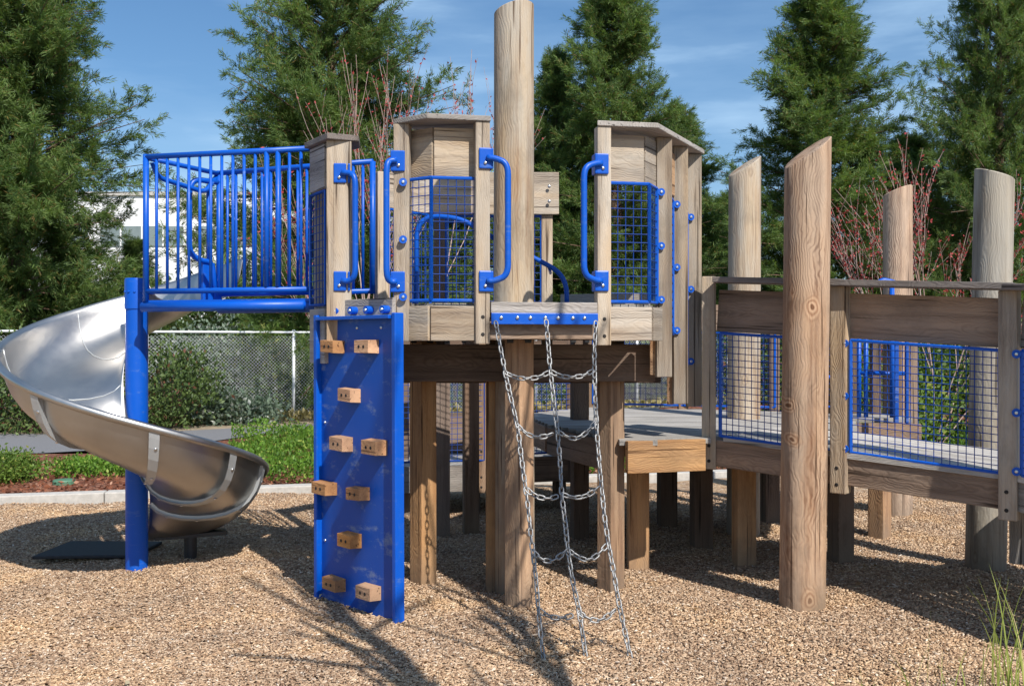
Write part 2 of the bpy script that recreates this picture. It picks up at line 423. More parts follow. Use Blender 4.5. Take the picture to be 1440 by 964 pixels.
class MB:
    def __init__(self):
        self.v, self.f, self.mi = [], [], []

    def add(self, vs, fs, mi=0):
        b = len(self.v)
        self.v += [tuple(x) for x in vs]
        self.f += [tuple(i + b for i in f) for f in fs]
        self.mi += [mi] * len(fs)
        return self

    def box(self, c, ax, ay, az, mi=0):
        """box about c with half-extent vectors"""
        c, ax, ay, az = V3(c), V3(ax), V3(ay), V3(az)
        vs = [c + sx * ax + sy * ay + sz * az for sz in (-1, 1) for sx, sy in ((-1, -1), (1, -1), (1, 1), (-1, 1))]
        fs = [(3, 2, 1, 0), (4, 5, 6, 7), (0, 1, 5, 4), (1, 2, 6, 5), (2, 3, 7, 6), (3, 0, 4, 7)]
        return self.add(vs, fs, mi)

    def prism(self, poly, z0, z1, mi=0):
        n = len(poly)
        vs = [(p[0], p[1], z0) for p in poly] + [(p[0], p[1], z1) for p in poly]
        fs = [tuple(reversed(range(n))), tuple(range(n, 2 * n))] + [(i, (i + 1) % n, n + (i + 1) % n, n + i) for i in range(n)]
        return self.add(vs, fs, mi)

    def tube(self, pts, r, seg=8, closed=False, mi=0, caps=True):
        pts = [V3(p) for p in pts]
        n = len(pts)
        rs = r if isinstance(r, (list, tuple)) else [r] * n
        tang = []
        for i in range(n):
            if closed:
                t = pts[(i + 1) % n] - pts[i - 1]
            else:
                t = pts[min(i + 1, n - 1)] - pts[max(i - 1, 0)]
            tang.append(t.normalized())
        u = tang[0].orthogonal().normalized()
        vs, fs = [], []
        for i in range(n):
            t = tang[i]
            u = (u - t * u.dot(t))
            u = u.normalized() if u.length > 1e-6 else t.orthogonal().normalized()
            w = t.cross(u)
            for k in range(seg):
                a = 2 * math.pi * k / seg
                vs.append(pts[i] + (u * math.cos(a) + w * math.sin(a)) * rs[i])
        for i in range(n if closed else n - 1):
            j = (i + 1) % n
            for k in range(seg):
                l = (k + 1) % seg
                fs.append((i * seg + k, i * seg + l, j * seg + l, j * seg + k))
        if caps and not closed:
            fs.append(tuple(reversed(range(seg))))
            fs.append(tuple((n - 1) * seg + k for k in range(seg)))
        return self.add(vs, fs, mi)

    def dome(self, c, n, r, h=None, mi=0, seg=10):
        """round bolt head or lug"""
        c, n = V3(c), V3(n).normalized()
        h = h if h is not None else r * 0.6
        u = n.orthogonal().normalized()
        w = n.cross(u)
        vs, fs = [], []
        for (rr, hh) in ((1, 0), (1, 0.35), (0.75, 0.8)):
            for k in range(seg):
                a = 2 * math.pi * k / seg
                vs.append(c + (u * math.cos(a) + w * math.sin(a)) * r * rr + n * h * hh)
        vs.append(c + n * h)
        for j in range(2):
            for k in range(seg):
                l = (k + 1) % seg
                fs.append((j * seg + k, j * seg + l, (j + 1) * seg + l, (j + 1) * seg + k))
        for k in range(seg):
            fs.append((2 * seg + k, 2 * seg + (k + 1) % seg, 3 * seg))
        return self.add(vs, fs, mi)

    def build(self, name, mats, parent=None, smooth=False, mw=None, bevel=0.0, auto=None, **props):
        me = bpy.data.meshes.new(name)
        if mw is not None:
            inv = mw.inverted()
            vs = [inv @ V3(v) for v in self.v]
        elif parent is not None:
            mw = WM[parent.name].copy()
            inv = mw.inverted()
            vs = [inv @ V3(v) for v in self.v]
        else:
            # a top-level mesh: origin at the middle of its base
            a = np.array(self.v)
            c = V3(((a[:, 0].min() + a[:, 0].max()) / 2, (a[:, 1].min() + a[:, 1].max()) / 2, a[:, 2].min()))
            mw = Matrix.Translation(c)
            vs = [V3(v) - c for v in self.v]
        me.from_pydata([tuple(v) for v in vs], [], self.f)
        mats = mats if isinstance(mats, (list, tuple)) else [mats]
        for mm in mats:
            me.materials.append(mm)
        if any(self.mi):
            me.polygons.foreach_set("material_index", self.mi)
        me.validate()
        if smooth:
            me.polygons.foreach_set("use_smooth", [True] * len(me.polygons))
        me.update()
        o = bpy.data.objects.new(name, me)
        link(o, parent, mw)
        if bevel:
            bv = o.modifiers.new("edge", "BEVEL")
            bv.width = bevel
            bv.segments = 2
            bv.limit_method = "ANGLE"
        if auto:
            es = o.modifiers.new("sharp", "EDGE_SPLIT")
            es.split_angle = math.radians(auto)
        return o


def smooth_path(pts, r=0.05, n=5):
    """polyline with rounded corners"""
    pts = [V3(p) for p in pts]
    out = [pts[0]]
    for i in range(1, len(pts) - 1):
        a, b, c = pts[i - 1], pts[i], pts[i + 1]
        ra = min(r, (a - b).length * 0.49)
        rc = min(r, (c - b).length * 0.49)
        p, q = b + (a - b).normalized() * ra, b + (c - b).normalized() * rc
        for k in range(n + 1):
            t = k / n
            out.append((1 - t) ** 2 * p + 2 * t * (1 - t) * b + t * t * q)
    out.append(pts[-1])
    return out


def beam(name, p0, p1, w, t, side, mat, parent, bevel=0.006, holes=(), label=None):
    """one timber: long axis p0>p1 is its local z, w across `side`, t across the third axis"""
    p0, p1, side = V3(p0), V3(p1), V3(side)
    ez = (p1 - p0).normalized()
    ex = (side - ez * side.dot(ez)).normalized()
    ey = ez.cross(ex)
    mw = Matrix((ex, ey, ez)).transposed().to_4x4()
    mw.translation = (p0 + p1) / 2
    m = MB()
    bm = bmesh.new()
    bmesh.ops.create_cube(bm, size=1.0, matrix=Matrix.Diagonal((w, t, (p1 - p0).length, 1)))
    if bevel:
        bmesh.ops.bevel(bm, geom=bm.edges[:], offset=bevel, segments=2, affect="EDGES", profile=0.6)
    bm.verts.index_update()
    m.v = [tuple(mw @ v.co) for v in bm.verts]
    m.f = [tuple(v.index for v in f.verts) for f in bm.faces]
    m.mi = [0] * len(m.f)
    bm.free()
    for (hp, hn, hr) in holes:
        m.dome(V3(hp), V3(hn), hr, 0.003, 1, 10)
    o = m.build(name, [mat, M["hole"]], parent, mw=mw)
    if label:
        o["label"] = label
    return o


def wall_board(name, a, b, z0, z1, th, mat, parent, inset=0.0, label=None, bevel=0.005):
    """horizontal board on edge between plan points a and b; inset moves it to the left of a>b (inward)"""
    a, b = V3((a[0], a[1], 0)), V3((b[0], b[1], 0))
    d = (b - a).normalized()
    n = V3((-d.y, d.x, 0)) * inset
    zc = (z0 + z1) / 2
    return beam(name, a + n + V3((0, 0, zc)), b + n + V3((0, 0, zc)), z1 - z0, th, (0, 0, 1), mat, parent, bevel, label=label)


def mesh_guard(a0, b0, a1, b1, parent, cell=0.056, lug_side=None, out=(0, -1, 0), mat="blue", lug_dir=None, lug_out=0.0, wire=0.003, name="mesh_guard"):
    """welded wire guard: bottom corners a0,b0, top corners a1,b1"""
    a0, b0, a1, b1 = map(V3, (a0, b0, a1, b1))
    fr = MB()
    fr.tube([a0, b0], 0.011, 6)
    fr.tube([a1, b1], 0.011, 6)
    fr.tube([a0, a1], 0.013, 6)
    fr.tube([b0, b1], 0.013, 6)
    out = V3(out).normalized()
    if lug_side is not None:
        e0, e1 = (a0, a1) if lug_side == "a" else (b0, b1)
        along = (a0 - b0).normalized() if lug_side == "a" else (b0 - a0).normalized()
        for t in (0.03, 0.5, 0.97):
            al = V3(lug_dir).normalized() if lug_dir is not None else along
            c = e0.lerp(e1, t) + al * 0.03 + out * lug_out
            fr.tube([c - out * 0.006, c + out * 0.006], 0.026, 14)
            fr.dome(c + out * 0.006, out, 0.011, 0.008, 1)
    g = fr.build(name, [M[mat], M["bolt"]], parent, smooth=True, auto=40)
    w = MB()
    L = ((b0 - a0).length + (b1 - a1).length) / 2
    H = ((a1 - a0).length + (b1 - b0).length) / 2
    nx, nz = max(2, round(L / cell)), max(2, round(H / cell))
    for i in range(1, nx):
        t = i / nx
        w.tube([a0.lerp(b0, t), a1.lerp(b1, t)], wire, 5, caps=False)
    for j in range(1, nz):
        t = j / nz
        w.tube([a0.lerp(a1, t) + out * 0.004, b0.lerp(b1, t) + out * 0.004], wire, 5, caps=False)
    w.build("wire_mesh", M["blue_wire"], g)
    return g


def grab_handle(parent, pc, face, along, z0, z1, reach=0.1, half=0.05):
    """bent tube handle on a post: pc = centre of the post's front face, bulging towards `along`"""
    pc, face, along = V3((pc[0], pc[1], 0)), V3(face).normalized(), V3(along).normalized()
    up = V3((0, 0, 1))
    m = MB()
    c0 = pc + along * (half * 0.5) + face * 0.02
    c1 = pc + along * (half + reach) + face * 0.055
    path = [c0 + up * z0, pc + along * (half + 0.02) + face * 0.03 + up * z0, c1 + up * (z0 + 0.035),
            c1 + up * (z1 - 0.035), pc + along * (half + 0.02) + face * 0.03 + up * z1, c0 + up * z1]
    m.tube(smooth_path(path, 0.07, 6), 0.02, 12)
    h = m.build("grab_handle", M["blue"], parent, smooth=True)
    for z in (z0, z1):
        p = MB()
        p.box(pc + along * (half * 0.35) + face * 0.008 + up * z, along * 0.042, face * 0.007, up * 0.066)
        p.box(pc + along * (half + 0.012) - face * 0.03 + up * z, along * 0.008, face * 0.045, up * 0.066)
        o = p.build("mounting_plate", [M["blue"], M["bolt"]], h, bevel=0.009)
        q = MB()
        q.dome(pc + along * (half * 0.3) + face * 0.0155 + up * (z - 0.03), face, 0.012, 0.01)
        q.build("bolt", M["bolt"], h, smooth=True)
    return h


def np_mesh(name, verts, quads, mat, parent=None, mw=None, smooth=False):
    me = bpy.data.meshes.new(name)
    verts = np.asarray(verts, dtype=np.float32)
    if parent is not None and mw is None:
        mw = WM[parent.name].copy()
    if mw is not None:
        verts = verts - np.array(mw.translation, dtype=np.float32)
    nq = len(quads)
    me.vertices.add(len(verts))
    me.vertices.foreach_set("co", verts.ravel())
    me.loops.add(nq * 4)
    me.loops.foreach_set("vertex_index", np.asarray(quads, dtype=np.int32).ravel())
    me.polygons.add(nq)
    me.polygons.foreach_set("loop_start", np.arange(0, nq * 4, 4, dtype=np.int32))
    if smooth:
        me.polygons.foreach_set("use_smooth", np.ones(nq, dtype=bool))
    me.materials.append(mat)
    me.update(calc_edges=True)
    o = bpy.data.objects.new(name, me)
    return link(o, parent, mw)


def leaf_quads(c, d, length, width, r=None):
    """diamond leaves: base c, direction d (N,3), random roll"""
    r = r or rng
    n = len(c)
    d = d / np.linalg.norm(d, axis=1, keepdims=True)
    rv = r.normal(size=(n, 3))
    s = np.cross(d, rv)
    s /= np.linalg.norm(s, axis=1, keepdims=True) + 1e-9
    length = np.broadcast_to(np.asarray(length, float).reshape(-1, 1), (n, 1))
    width = np.broadcast_to(np.asarray(width, float).reshape(-1, 1), (n, 1))
    up = np.cross(s, d)
    mid = c + d * length * 0.45 + up * width * 0.15
    v = np.stack([c, mid - s * width * 0.5, c + d * length, mid + s * width * 0.5], axis=1).reshape(-1, 3)
    q = np.arange(4 * n).reshape(-1, 4)
    return v, q


# ------------------------------------------------------------------ ground
def gz(x, y):
    return 0.022 * np.sin(1.7 * x + 0.6 * y) + 0.014 * np.sin(2.3 * y - 1.1 * x + 1.0) + 0.010 * np.sin(4.1 * x + 3.3 * y) - 0.005


def kerb_y(x):
    return 12.1 + 0.249 * x


def structure(o):
    o["kind"] = "structure"
    return o


m = MB()
m.add([(-400, -60, -0.12), (400, -60, -0.12), (400, 900, -0.12), (-400, 900, -0.12)], [(0, 1, 2, 3)])
structure(m.build("ground", M["ground"], mw=Matrix.Identity(4)))

nx, ny = 170, 120
xs = np.linspace(-15, 15, nx)
ts = np.linspace(0, 1, ny)
X = np.repeat(xs[None, :], ny, 0)
Y = -6 + ts[:, None] * (kerb_y(xs)[None, :] - 0.02 + 6)
Z = gz(X, Y)
vv = np.stack([X, Y, Z], -1).reshape(-1, 3)
idx = np.arange(nx * ny).reshape(ny, nx)
qq = np.stack([idx[:-1, :-1], idx[:-1, 1:], idx[1:, 1:], idx[1:, :-1]], -1).reshape(-1, 4)
structure(np_mesh("wood_chip_surface", vv, qq, M["mulch"], smooth=True))

# loose chips lying on it
n = 380000
yy = 4.0 + 7.6 * rng.random(n) ** 1.35
xx = (rng.random(n) * 2 - 1) * (0.6 * yy + 0.7)
keep = yy < kerb_y(xx) + 0.01
xx, yy = xx[keep], yy[keep]
n = len(xx)
ln = rng.uniform(0.0035, 0.012, n) * (1 + 1.1 * (rng.random(n) < 0.1))
wd = rng.uniform(0.0022, 0.0065, n)
th = rng.uniform(0.001, 0.003, n)
yaw = rng.uniform(0, 2 * math.pi, n)
pit = rng.normal(0, 0.2, n)
rol = rng.normal(0, 0.25, n)
ax = np.stack([np.cos(yaw) * np.cos(pit), np.sin(yaw) * np.cos(pit), np.sin(pit)], -1)
ay0 = np.stack([-np.sin(yaw), np.cos(yaw), np.zeros(n)], -1)
az0 = np.cross(ax, ay0)
ay = ay0 * np.cos(rol)[:, None] + az0 * np.sin(rol)[:, None]
az = np.cross(ax, ay)
cc = np.stack([xx, yy, gz(xx, yy) + 0.004 + rng.random(n) * 0.012], -1)
corn = []
for sz in (-1, 1):
    for sx, sy in ((-1, -1), (1, -1), (1, 1), (-1, 1)):
        tw = 0.75 if sx > 0 else 1.0
        corn.append(cc + sx * ax * ln[:, None] + sy * tw * ay * wd[:, None] + sz * az * th[:, None])
vv = np.stack(corn, 1).reshape(-1, 3)
base = (np.arange(n) * 8)[:, None, None]
fq = np.array([[4, 5, 6, 7], [0, 1, 5, 4], [1, 2, 6, 5], [2, 3, 7, 6], [3, 0, 4, 7]])[None]
o = np_mesh("wood_chips", vv, (base + fq).reshape(-1, 4), M["chip"])
tag(o, "tan wood chips strewn over the play area", "wood chips", None, "stuff")

# fallen leaves and bits of twig
n = 420
yy = 4.6 + 7 * rng.random(n)
xx = (rng.random(n) * 2 - 1) * (0.56 * yy + 0.4)
c = np.stack([xx, yy, gz(xx, yy) + 0.016 + rng.random(n) * 0.012], -1)
d = np.stack([rng.normal(size=n), rng.normal(size=n), rng.normal(0, 0.25, n)], -1)
tw = rng.random(n) < 0.4
v, q = leaf_quads(c, d, np.where(tw, rng.uniform(0.05, 0.14, n), rng.uniform(0.03, 0.06, n)), np.where(tw, 0.006, rng.uniform(0.015, 0.03, n)))
o = np_mesh("leaf_litter", v, q, M["litter"])
tag(o, "dry brown leaves and twigs scattered on the wood chips", "leaf litter", None, "stuff")

# kerb, planting bed, path, verge
def strip(name, f0, f1, x0, x1, z, mat, steps=40):
    m = MB()
    vs, fs = [], []
    for i in range(steps + 1):
        x = x0 + (x1 - x0) * i / steps
        vs += [(x, f0(x), z), (x, f1(x), z)]
    for i in range(steps):
        fs.append((2 * i, 2 * i + 2, 2 * i + 3, 2 * i + 1))
    m.add(vs, fs)
    return structure(m.build(name, mat, mw=Matrix.Identity(4)))


m = MB()
xk = [-15 + i * 1.5 for i in range(21)]
for i in range(20):
    a, b = xk[i] + 0.004, xk[i + 1] - 0.004
    m.prism([(a, kerb_y(a)), (b, kerb_y(b)), (b - 0.04, kerb_y(b) + 0.2), (a - 0.04, kerb_y(a) + 0.2)], -0.1, 0.085)
structure(m.build("kerb", M["concrete"], mw=Matrix.Identity(4), bevel=0.012))
path_f = lambda x: 18.5 + max(0.0, x + 7.2) * 0.75
path_n = lambda x: min(15.3 + 0.1 * (x + 7.5) + max(0.0, x + 6) * 2.0, path_f(x) - 0.9)
strip("planting_bed", lambda x: kerb_y(x) + 0.19, lambda x: max(path_n(x), kerb_y(x) + 0.3), -15, 15, 0.02, M["bark"])
strip("path", path_n, path_f, -30, 40, 0.035, M["asphalt"])
strip("verge", path_f, lambda x: path_f(x) + 2.2, -30, 40, 0.03, M["dirt"])

n = 9000
xx = rng.uniform(-9, 9, n)
yy = kerb_y(xx) + 0.25 + rng.random(n) ** 1.3 * 3.2
keep = yy < np.maximum(np.array([path_n(a) for a in xx]), kerb_y(xx) + 0.4)
xx, yy = xx[keep], yy[keep]
dirs = np.stack([rng.normal(size=len(xx)), rng.normal(size=len(xx)), rng.normal(0, 0.35, len(xx))], -1)
v, q = leaf_quads(np.stack([xx, yy, 0.03 + rng.random(len(xx)) * 0.03], -1), dirs, rng.uniform(0.03, 0.09, len(xx)), rng.uniform(0.02, 0.045, len(xx)))
o = np_mesh("bark_chips", v, q, M["barkchip"])
tag(o, "red bark mulch in the planting bed behind the kerb", "bark mulch", None, "stuff")

# ------------------------------------------------------------------ play tower
Lv, Rv = V3((-0.526, 6.22, 0)), V3((0.945, 6.496, 0))
Vv, Wv = V3((-1.19, 6.70, 0)), V3((-1.405, 7.0, 0))
R2 = V3((1.405, 7.37, 0))
BL, RV, RE = V3((-0.98, 7.62, 0)), V3((-0.64, 8.05, 0)), V3((0.36, 8.06, 0))
uf = (Rv - Lv).normalized()
nf = V3((uf.y, -uf.x, 0))            # outward normal of the front face
ul = (Lv - Vv).normalized()
nl = V3((ul.y, -ul.x, 0))
ur = (R2 - Rv).normalized()
nr = V3((ur.y, -ur.x, 0))
DECK, CAPZ, FASC = 2.0, 3.14, 1.755
UP = V3((0, 0, 1))

tower = thing("play_tower", "weathered timber play tower with blue mesh guards on square legs", "play tower", (0.1, 7.2, 0))


def on_line(px, a, u):
    k = (px - CX) / F
    t = (k * a.y - a.x) / (u.x - k * u.y)
    return a + u * t


def post(name, c, n, z0, z1, w, t, mat, parent, holes=True, bevel=0.007, label=None, hz=(0.06, 0.17), hp=0.0):
    """upright timber; c = centre of the outer face, n = outward normal"""
    n = V3(n).normalized()
    side = V3((-n.y, n.x, 0))
    c = V3((c[0], c[1], 0))
    cen = c - n * (t / 2)
    hs = []
    if holes:
        for h in hz:
            hs.append((c + n * 0.0005 + side * hp + UP * (z0 + h), n, 0.0125))
    return beam(name, cen + UP * z0, cen + UP * z1, w, t, side, mat, parent, bevel, hs, label)


p1 = on_line(564, Lv, (Vv - Lv).normalized())
p2 = on_line(679, Lv, uf)
p3 = on_line(850, Lv, uf)
post("post", p1, (nf + nl * 0.6).normalized(), FASC - 0.005, CAPZ, 0.1, 0.1, M["wood"], tower, False)
post("post", p2, nf, FASC - 0.02, CAPZ, 0.092, 0.09, M["wood"], tower)
post("post", p3, nf, FASC - 0.03, CAPZ, 0.092, 0.09, M["wood"], tower)
INS = 0.115


def inset_corner(v, n1, n2, k):
    b = (n1 + n2).normalized()
    return v - b * (k / b.dot(n1))


Li = inset_corner(Lv, nl, nf, INS)
Ri = inset_corner(Rv, nf, nr, INS)
p1i, p2i, p3i = p1 - nl * INS, p2 - nf * INS, p3 - nf * INS
# left bay: two boards folding at the corner, mesh below, fascia at deck level
for a, b in ((p1i, Li), (Li, p2i), (p3i, Ri)):
    wall_board("top_board", a, b, 2.80, 3.11, 0.038, M["wood"], tower)
wall_board("top_board", Ri, Ri + ur * 0.34, 2.80, 3.11, 0.038, M["wood"], tower)
Lm, Rm = inset_corner(Lv, nl, nf, 0.065), inset_corner(Rv, nf, nr, 0.065)
mesh_guard(p1 - nl * 0.055 + UP * 2.01, Lm + UP * 2.01, p1 - nl * 0.055 + UP * 2.785, Lm + UP * 2.785, tower, lug_side="a", out=nf, lug_dir=-uf, lug_out=0.066)
mesh_guard(Lm + UP * 2.01, p2 - nf * 0.06 + UP * 2.01, Lm + UP * 2.785, p2 - nf * 0.06 + UP * 2.785, tower, out=nf)
mesh_guard(p3 - nf * 0.06 + UP * 2.01, Rm + UP * 2.01, p3 - nf * 0.06 + UP * 2.785, Rm + UP * 2.785, tower, out=nf)
Lf, Rf = inset_corner(Lv, nl, nf, 0.05), inset_corner(Rv, nf, nr, 0.05)
for a, b in ((p1 - nl * 0.05, Lf), (Lf, p2 - nf * 0.05), (p3 - nf * 0.05, Rf)):
    wall_board("fascia_board", a, b, FASC, 1.975, 0.045, M["wood"], tower)
wall_board("fascia_board", Rf, Rf + ur * 0.17, FASC, 1.975, 0.045, M["wood"], tower)
wall_board("fascia_board", Vv + nl * -0.06, p1 - nl * 0.06, FASC, 1.975, 0.045, M["wood_dark"], tower)
# step board across the net opening
wall_board("step_board", p2 + nf * -0.03 + uf * 0.05, p3 + nf * -0.03 - uf * 0.05, 1.93, 2.0, 0.09, M["wood_grey"], tower)
wall_board("fascia_board", p2 - nf * 0.06 + uf * 0.05, p3 - nf * 0.06 - uf * 0.05, 1.765, 1.925, 0.05, M["wood_brown"], tower)

# caps
def cap(pts_out, pts_in, z, parent, mat, th=0.04):
    poly = [(p[0], p[1]) for p in pts_out] + [(p[0], p[1]) for p in reversed(pts_in)]
    c = sum((V3((p[0], p[1], z)) for p in poly), V3()) / len(poly)
    d = (V3(pts_out[-1]) - V3(pts_out[0]))
    ez = V3((d[0], d[1], 0)).normalized()
    mw = Matrix((V3((0, 0, 1)).cross(ez) * -1, V3((0, 0, 1)), ez)).transposed().to_4x4()
    mw.translation = c
    return MB().prism(poly, z, z + th).build("cap", mat, parent, mw=mw, bevel=0.005)


o_ = 0.012
cap([p1 + nl * o_ - ul * 0.06, inset_corner(Lv, nl, nf, -o_), p2 + nf * o_ + uf * 0.05],
    [p1 - nl * 0.46 - ul * 0.06, inset_corner(Lv, nl, nf, 0.46), p2 - nf * 0.46 + uf * 0.05], CAPZ, tower, M["wood_grey"], 0.034)
cap([p3 + nf * o_ - uf * 0.05, inset_corner(Rv, nf, nr, -o_), R2 + nr * o_ + ur * 0.03],
    [p3 - nf * 0.46 + uf * 0.1, inset_corner(Rv, nf, nr, 0.46), R2 - nr * 0.46 + ur * 0.03], CAPZ, tower, M["wood_grey"], 0.034)

# stepping posts down the right side with guards between them
spec = [(945.5, 6.776, 1.508), (968, 7.09, 1.305), (987, 7.37, 1.27)]
fins = []
for px, d, zb in spec:
    r = XY(px, d)
    c = r - uf * 0.055
    fins.append(r)
    post("post", c, nf, zb, CAPZ - 0.003, 0.11, 0.05, M["wood"], tower, False)
wall_board("side_board", fins[0] - uf * 0.03 + ur * 0.06, fins[2] - uf * 0.10, 2.78, 3.08, 0.035, M["wood_leg"], tower, inset=0.05)
wall_board("fascia_board", fins[0] - uf * 0.16 + ur * 0.06, fins[1] - uf * 0.16 - ur * 0.02, 1.52, 1.97, 0.045, M["wood_leg"], tower)
wall_board("fascia_board", fins[1] - uf * 0.16 + ur * 0.06, fins[2] - uf * 0.16, 1.30, 1.75, 0.045, M["wood_leg"], tower)
mesh_guard(Rm + UP * 2.01, fins[0] - uf * 0.115 + nf * 0.012 + UP * 2.01, Rm + UP * 2.785, fins[0] - uf * 0.115 + nf * 0.012 + UP * 2.785, tower, lug_side="b", out=nf, lug_dir=uf, lug_out=0.004)
for i, (zt, zb) in enumerate(((2.75, 1.80), (2.70, 1.57))):
    a, b = fins[i] - uf * 0.05 + ur * 0.06, fins[i + 1] - uf * 0.122 + nf * 0.012
    mesh_guard(a + UP * (zb + 0.12), b + UP * zb, a + UP * zt, b + UP * zt, tower, lug_side="b", out=nf, lug_dir=uf, lug_out=0.004)

# left corner post and short wall towards the slide
lp = V3((-1.163, 6.69, 0))
nlp = V3((0.13, -1, 0)).normalized()
post("post", lp, nlp, 1.68, CAPZ - 0.04, 0.165, 0.09, M["wood"], tower, False, label="wide corner post beside the climbing panel")
sl = V3((-1.25, 6.735, 0))
wall_board("side_board", sl + V3((-0.005, 0.02, 0)), Wv, 2.79, CAPZ - 0.045, 0.04, M["wood_grey"], tower)
wall_board("side_board", sl + V3((-0.005, 0.02, 0)), Wv, 1.60, 1.975, 0.04, M["wood_grey"], tower)
post("post", Wv + V3((0.02, 0.02, 0)), V3((-0.78, -0.63, 0)), 1.6, CAPZ - 0.045, 0.05, 0.09, M["wood_grey"], tower, False)
mesh_guard(sl + V3((-0.01, -0.005, 2.0)), Wv + V3((-0.01, -0.01, 2.0)), sl + V3((-0.01, -0.005, 2.77)), Wv + V3((-0.01, -0.01, 2.77)), tower, out=(-0.78, -0.63, 0), mat="blue_wire")  # frame takes the deeper wire blue as the wall's painted shade
cap([Wv + V3((-0.05, -0.03, 0)), sl + V3((0.02, -0.11, 0)), lp + V3((0.13, 0.03, 0))],
    [Wv + V3((0.12, 0.12, 0)), Wv + V3((0.2, 0.1, 0)), lp + V3((0.10, 0.28, 0))], CAPZ - 0.04, tower, M["wood_cap"])

# deck under foot
deck_poly = [Vv + V3((0.06, 0.06, 0)), p1 - nl * 0.13, Li + V3((0.0, 0.02, 0)), Ri, Ri + ur * 0.9, V3((1.1, 8.0, 0)), RE + V3((0, 0.05, 0)), RV + V3((0.0, 0.05, 0)), BL, Wv + V3((0.1, 0.06, 0))]
MB().prism([(p.x, p.y) for p in deck_poly], 1.955, 1.995).build("deck", M["wood_deck"], tower)
for i in range(6):
    y = 6.62 + i * 0.28
    x0, x1 = -1.05 + 0.08 * i, 1.0
    if i == 0:
        x0, x1 = -0.6, 0.85
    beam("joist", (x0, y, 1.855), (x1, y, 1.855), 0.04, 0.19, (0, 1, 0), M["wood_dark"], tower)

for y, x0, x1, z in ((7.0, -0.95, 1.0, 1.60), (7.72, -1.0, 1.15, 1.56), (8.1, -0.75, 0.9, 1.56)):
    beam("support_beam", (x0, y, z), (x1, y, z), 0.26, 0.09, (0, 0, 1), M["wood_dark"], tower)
# rear wall
wall_board("top_board", RV, BL, 2.78, 3.05, 0.04, M["wood"], tower, inset=-0.02)
wall_board("top_board", RE + V3((0.02, 0, 0)), RV, 2.78, 3.12, 0.04, M["wood"], tower, inset=-0.02)
post("post", BL + V3((0.0, 0.0, 0)), (0.5, -0.9, 0), 1.6, 3.05, 0.1, 0.09, M["wood"], tower)
post("post", RV + V3((0.05, 0.03, 0)), (0, -1, 0), 1.6, 3.1, 0.09, 0.09, M["wood_dark"], tower, False)
post("post", V3((0.285, 8.09, 0)), (0, -1, 0), 1.6, 2.78, 0.09, 0.09, M["wood"], tower)
mesh_guard(RV + V3((0.1, 0.05, 2.02)), V3((0.24, 8.11, 2.02)), RV + V3((0.1, 0.05, 2.77)), V3((0.24, 8.11, 2.77)), tower)
mesh_guard(BL + V3((0.03, 0.05, 2.02)), RV + V3((-0.02, 0.0, 2.02)), BL + V3((0.03, 0.05, 2.77)), RV + V3((-0.02, 0, 2.77)), tower)
for z in (2.88, 3.0):
    MB().dome((0.3, 8.035, z), (0, -1, 0), 0.014, 0.01).build("bolt", M["bolt"], tower, smooth=True)
wall_board("step_board", V3((0.42, 8.15, 0)), V3((1.1, 8.0, 0)), 2.0, 2.13, 0.28, M["wood_grey"], tower)
m = MB()
m.tube(smooth_path([P(585, 428, 7.5), P(586, 318, 7.5), P(604, 303, 7.5), P(648, 307, 7.45), P(700, 338, 7.4)], 0.1, 6), 0.019, 10)
m.tube(smooth_path([P(700, 338, 7.4), P(748, 361, 7.45), P(786, 381, 7.5), P(797, 402, 7.5), P(797, 430, 7.5)], 0.1, 6), 0.019, 10)
m.tube([P(772, 375, 7.5), P(774, 384, 7.95)], 0.012, 8)
m.build("handrail", M["blue"], tower, smooth=True)

# handles
grab_handle(tower, lp + V3((-0.02, 0, 0)), nlp, V3((1, 0.1, 0)), 2.155, 2.88, 0.055, 0.075)
grab_handle(tower, p1, (nf + nl * 0.6).normalized(), -V3((1, 0.05, 0)), 2.13, 2.90, 0.035, 0.045)
grab_handle(tower, p2, nf, uf, 2.13, 2.905, 0.105, 0.046)
grab_handle(tower, p3, nf, -uf, 2.14, 2.895, 0.105, 0.046)

# legs
def leg(px, py, rot, zt, parent, w=0.14, mat="wood_leg", bracket=True):
    s = (py - HY) / EYE
    d = F / s
    c = XY(px, d + w * 0.5)
    o = beam("leg", c + UP * -0.1, c + UP * zt, w, w, (math.cos(rot), math.sin(rot), 0), M[mat], parent, 0.008)
    if bracket:
        for sx in (-1, 1):
            b = MB()
            b.box(c + V3((sx * 0.06, -0.085, zt - 0.05)), (0.022, 0, 0), (0, 0.01, 0), (0, 0, 0.07))
            b.build("bracket", M["black"], parent, bevel=0.004)
    return o


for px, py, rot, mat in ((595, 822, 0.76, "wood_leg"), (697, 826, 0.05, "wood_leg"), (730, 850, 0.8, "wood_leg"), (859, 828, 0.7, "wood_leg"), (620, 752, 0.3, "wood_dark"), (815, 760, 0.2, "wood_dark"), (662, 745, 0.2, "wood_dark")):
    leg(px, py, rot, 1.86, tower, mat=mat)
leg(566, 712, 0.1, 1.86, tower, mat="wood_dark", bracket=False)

# ------------------------------------------------------------------ climbing panel
clm = thing("climbing_panel", "blue climbing panel with wooden block holds, leaning at the left of the tower", "climbing wall", (-1.02, 6.53, 0))
TL, TR = P(448, 447, 6.83), P(558, 441, 6.22)
TL.z = TR.z = 1.915
BLc, BRc = V3((-1.318, 6.80, 0.0)), V3((-0.712, 6.205, -0.02))
eu = (TR - TL).normalized()
en = V3((eu.y, -eu.x, 0)).normalized()
c = (TL + TR + BLc + BRc) / 4
hw = (TR - TL).length / 2


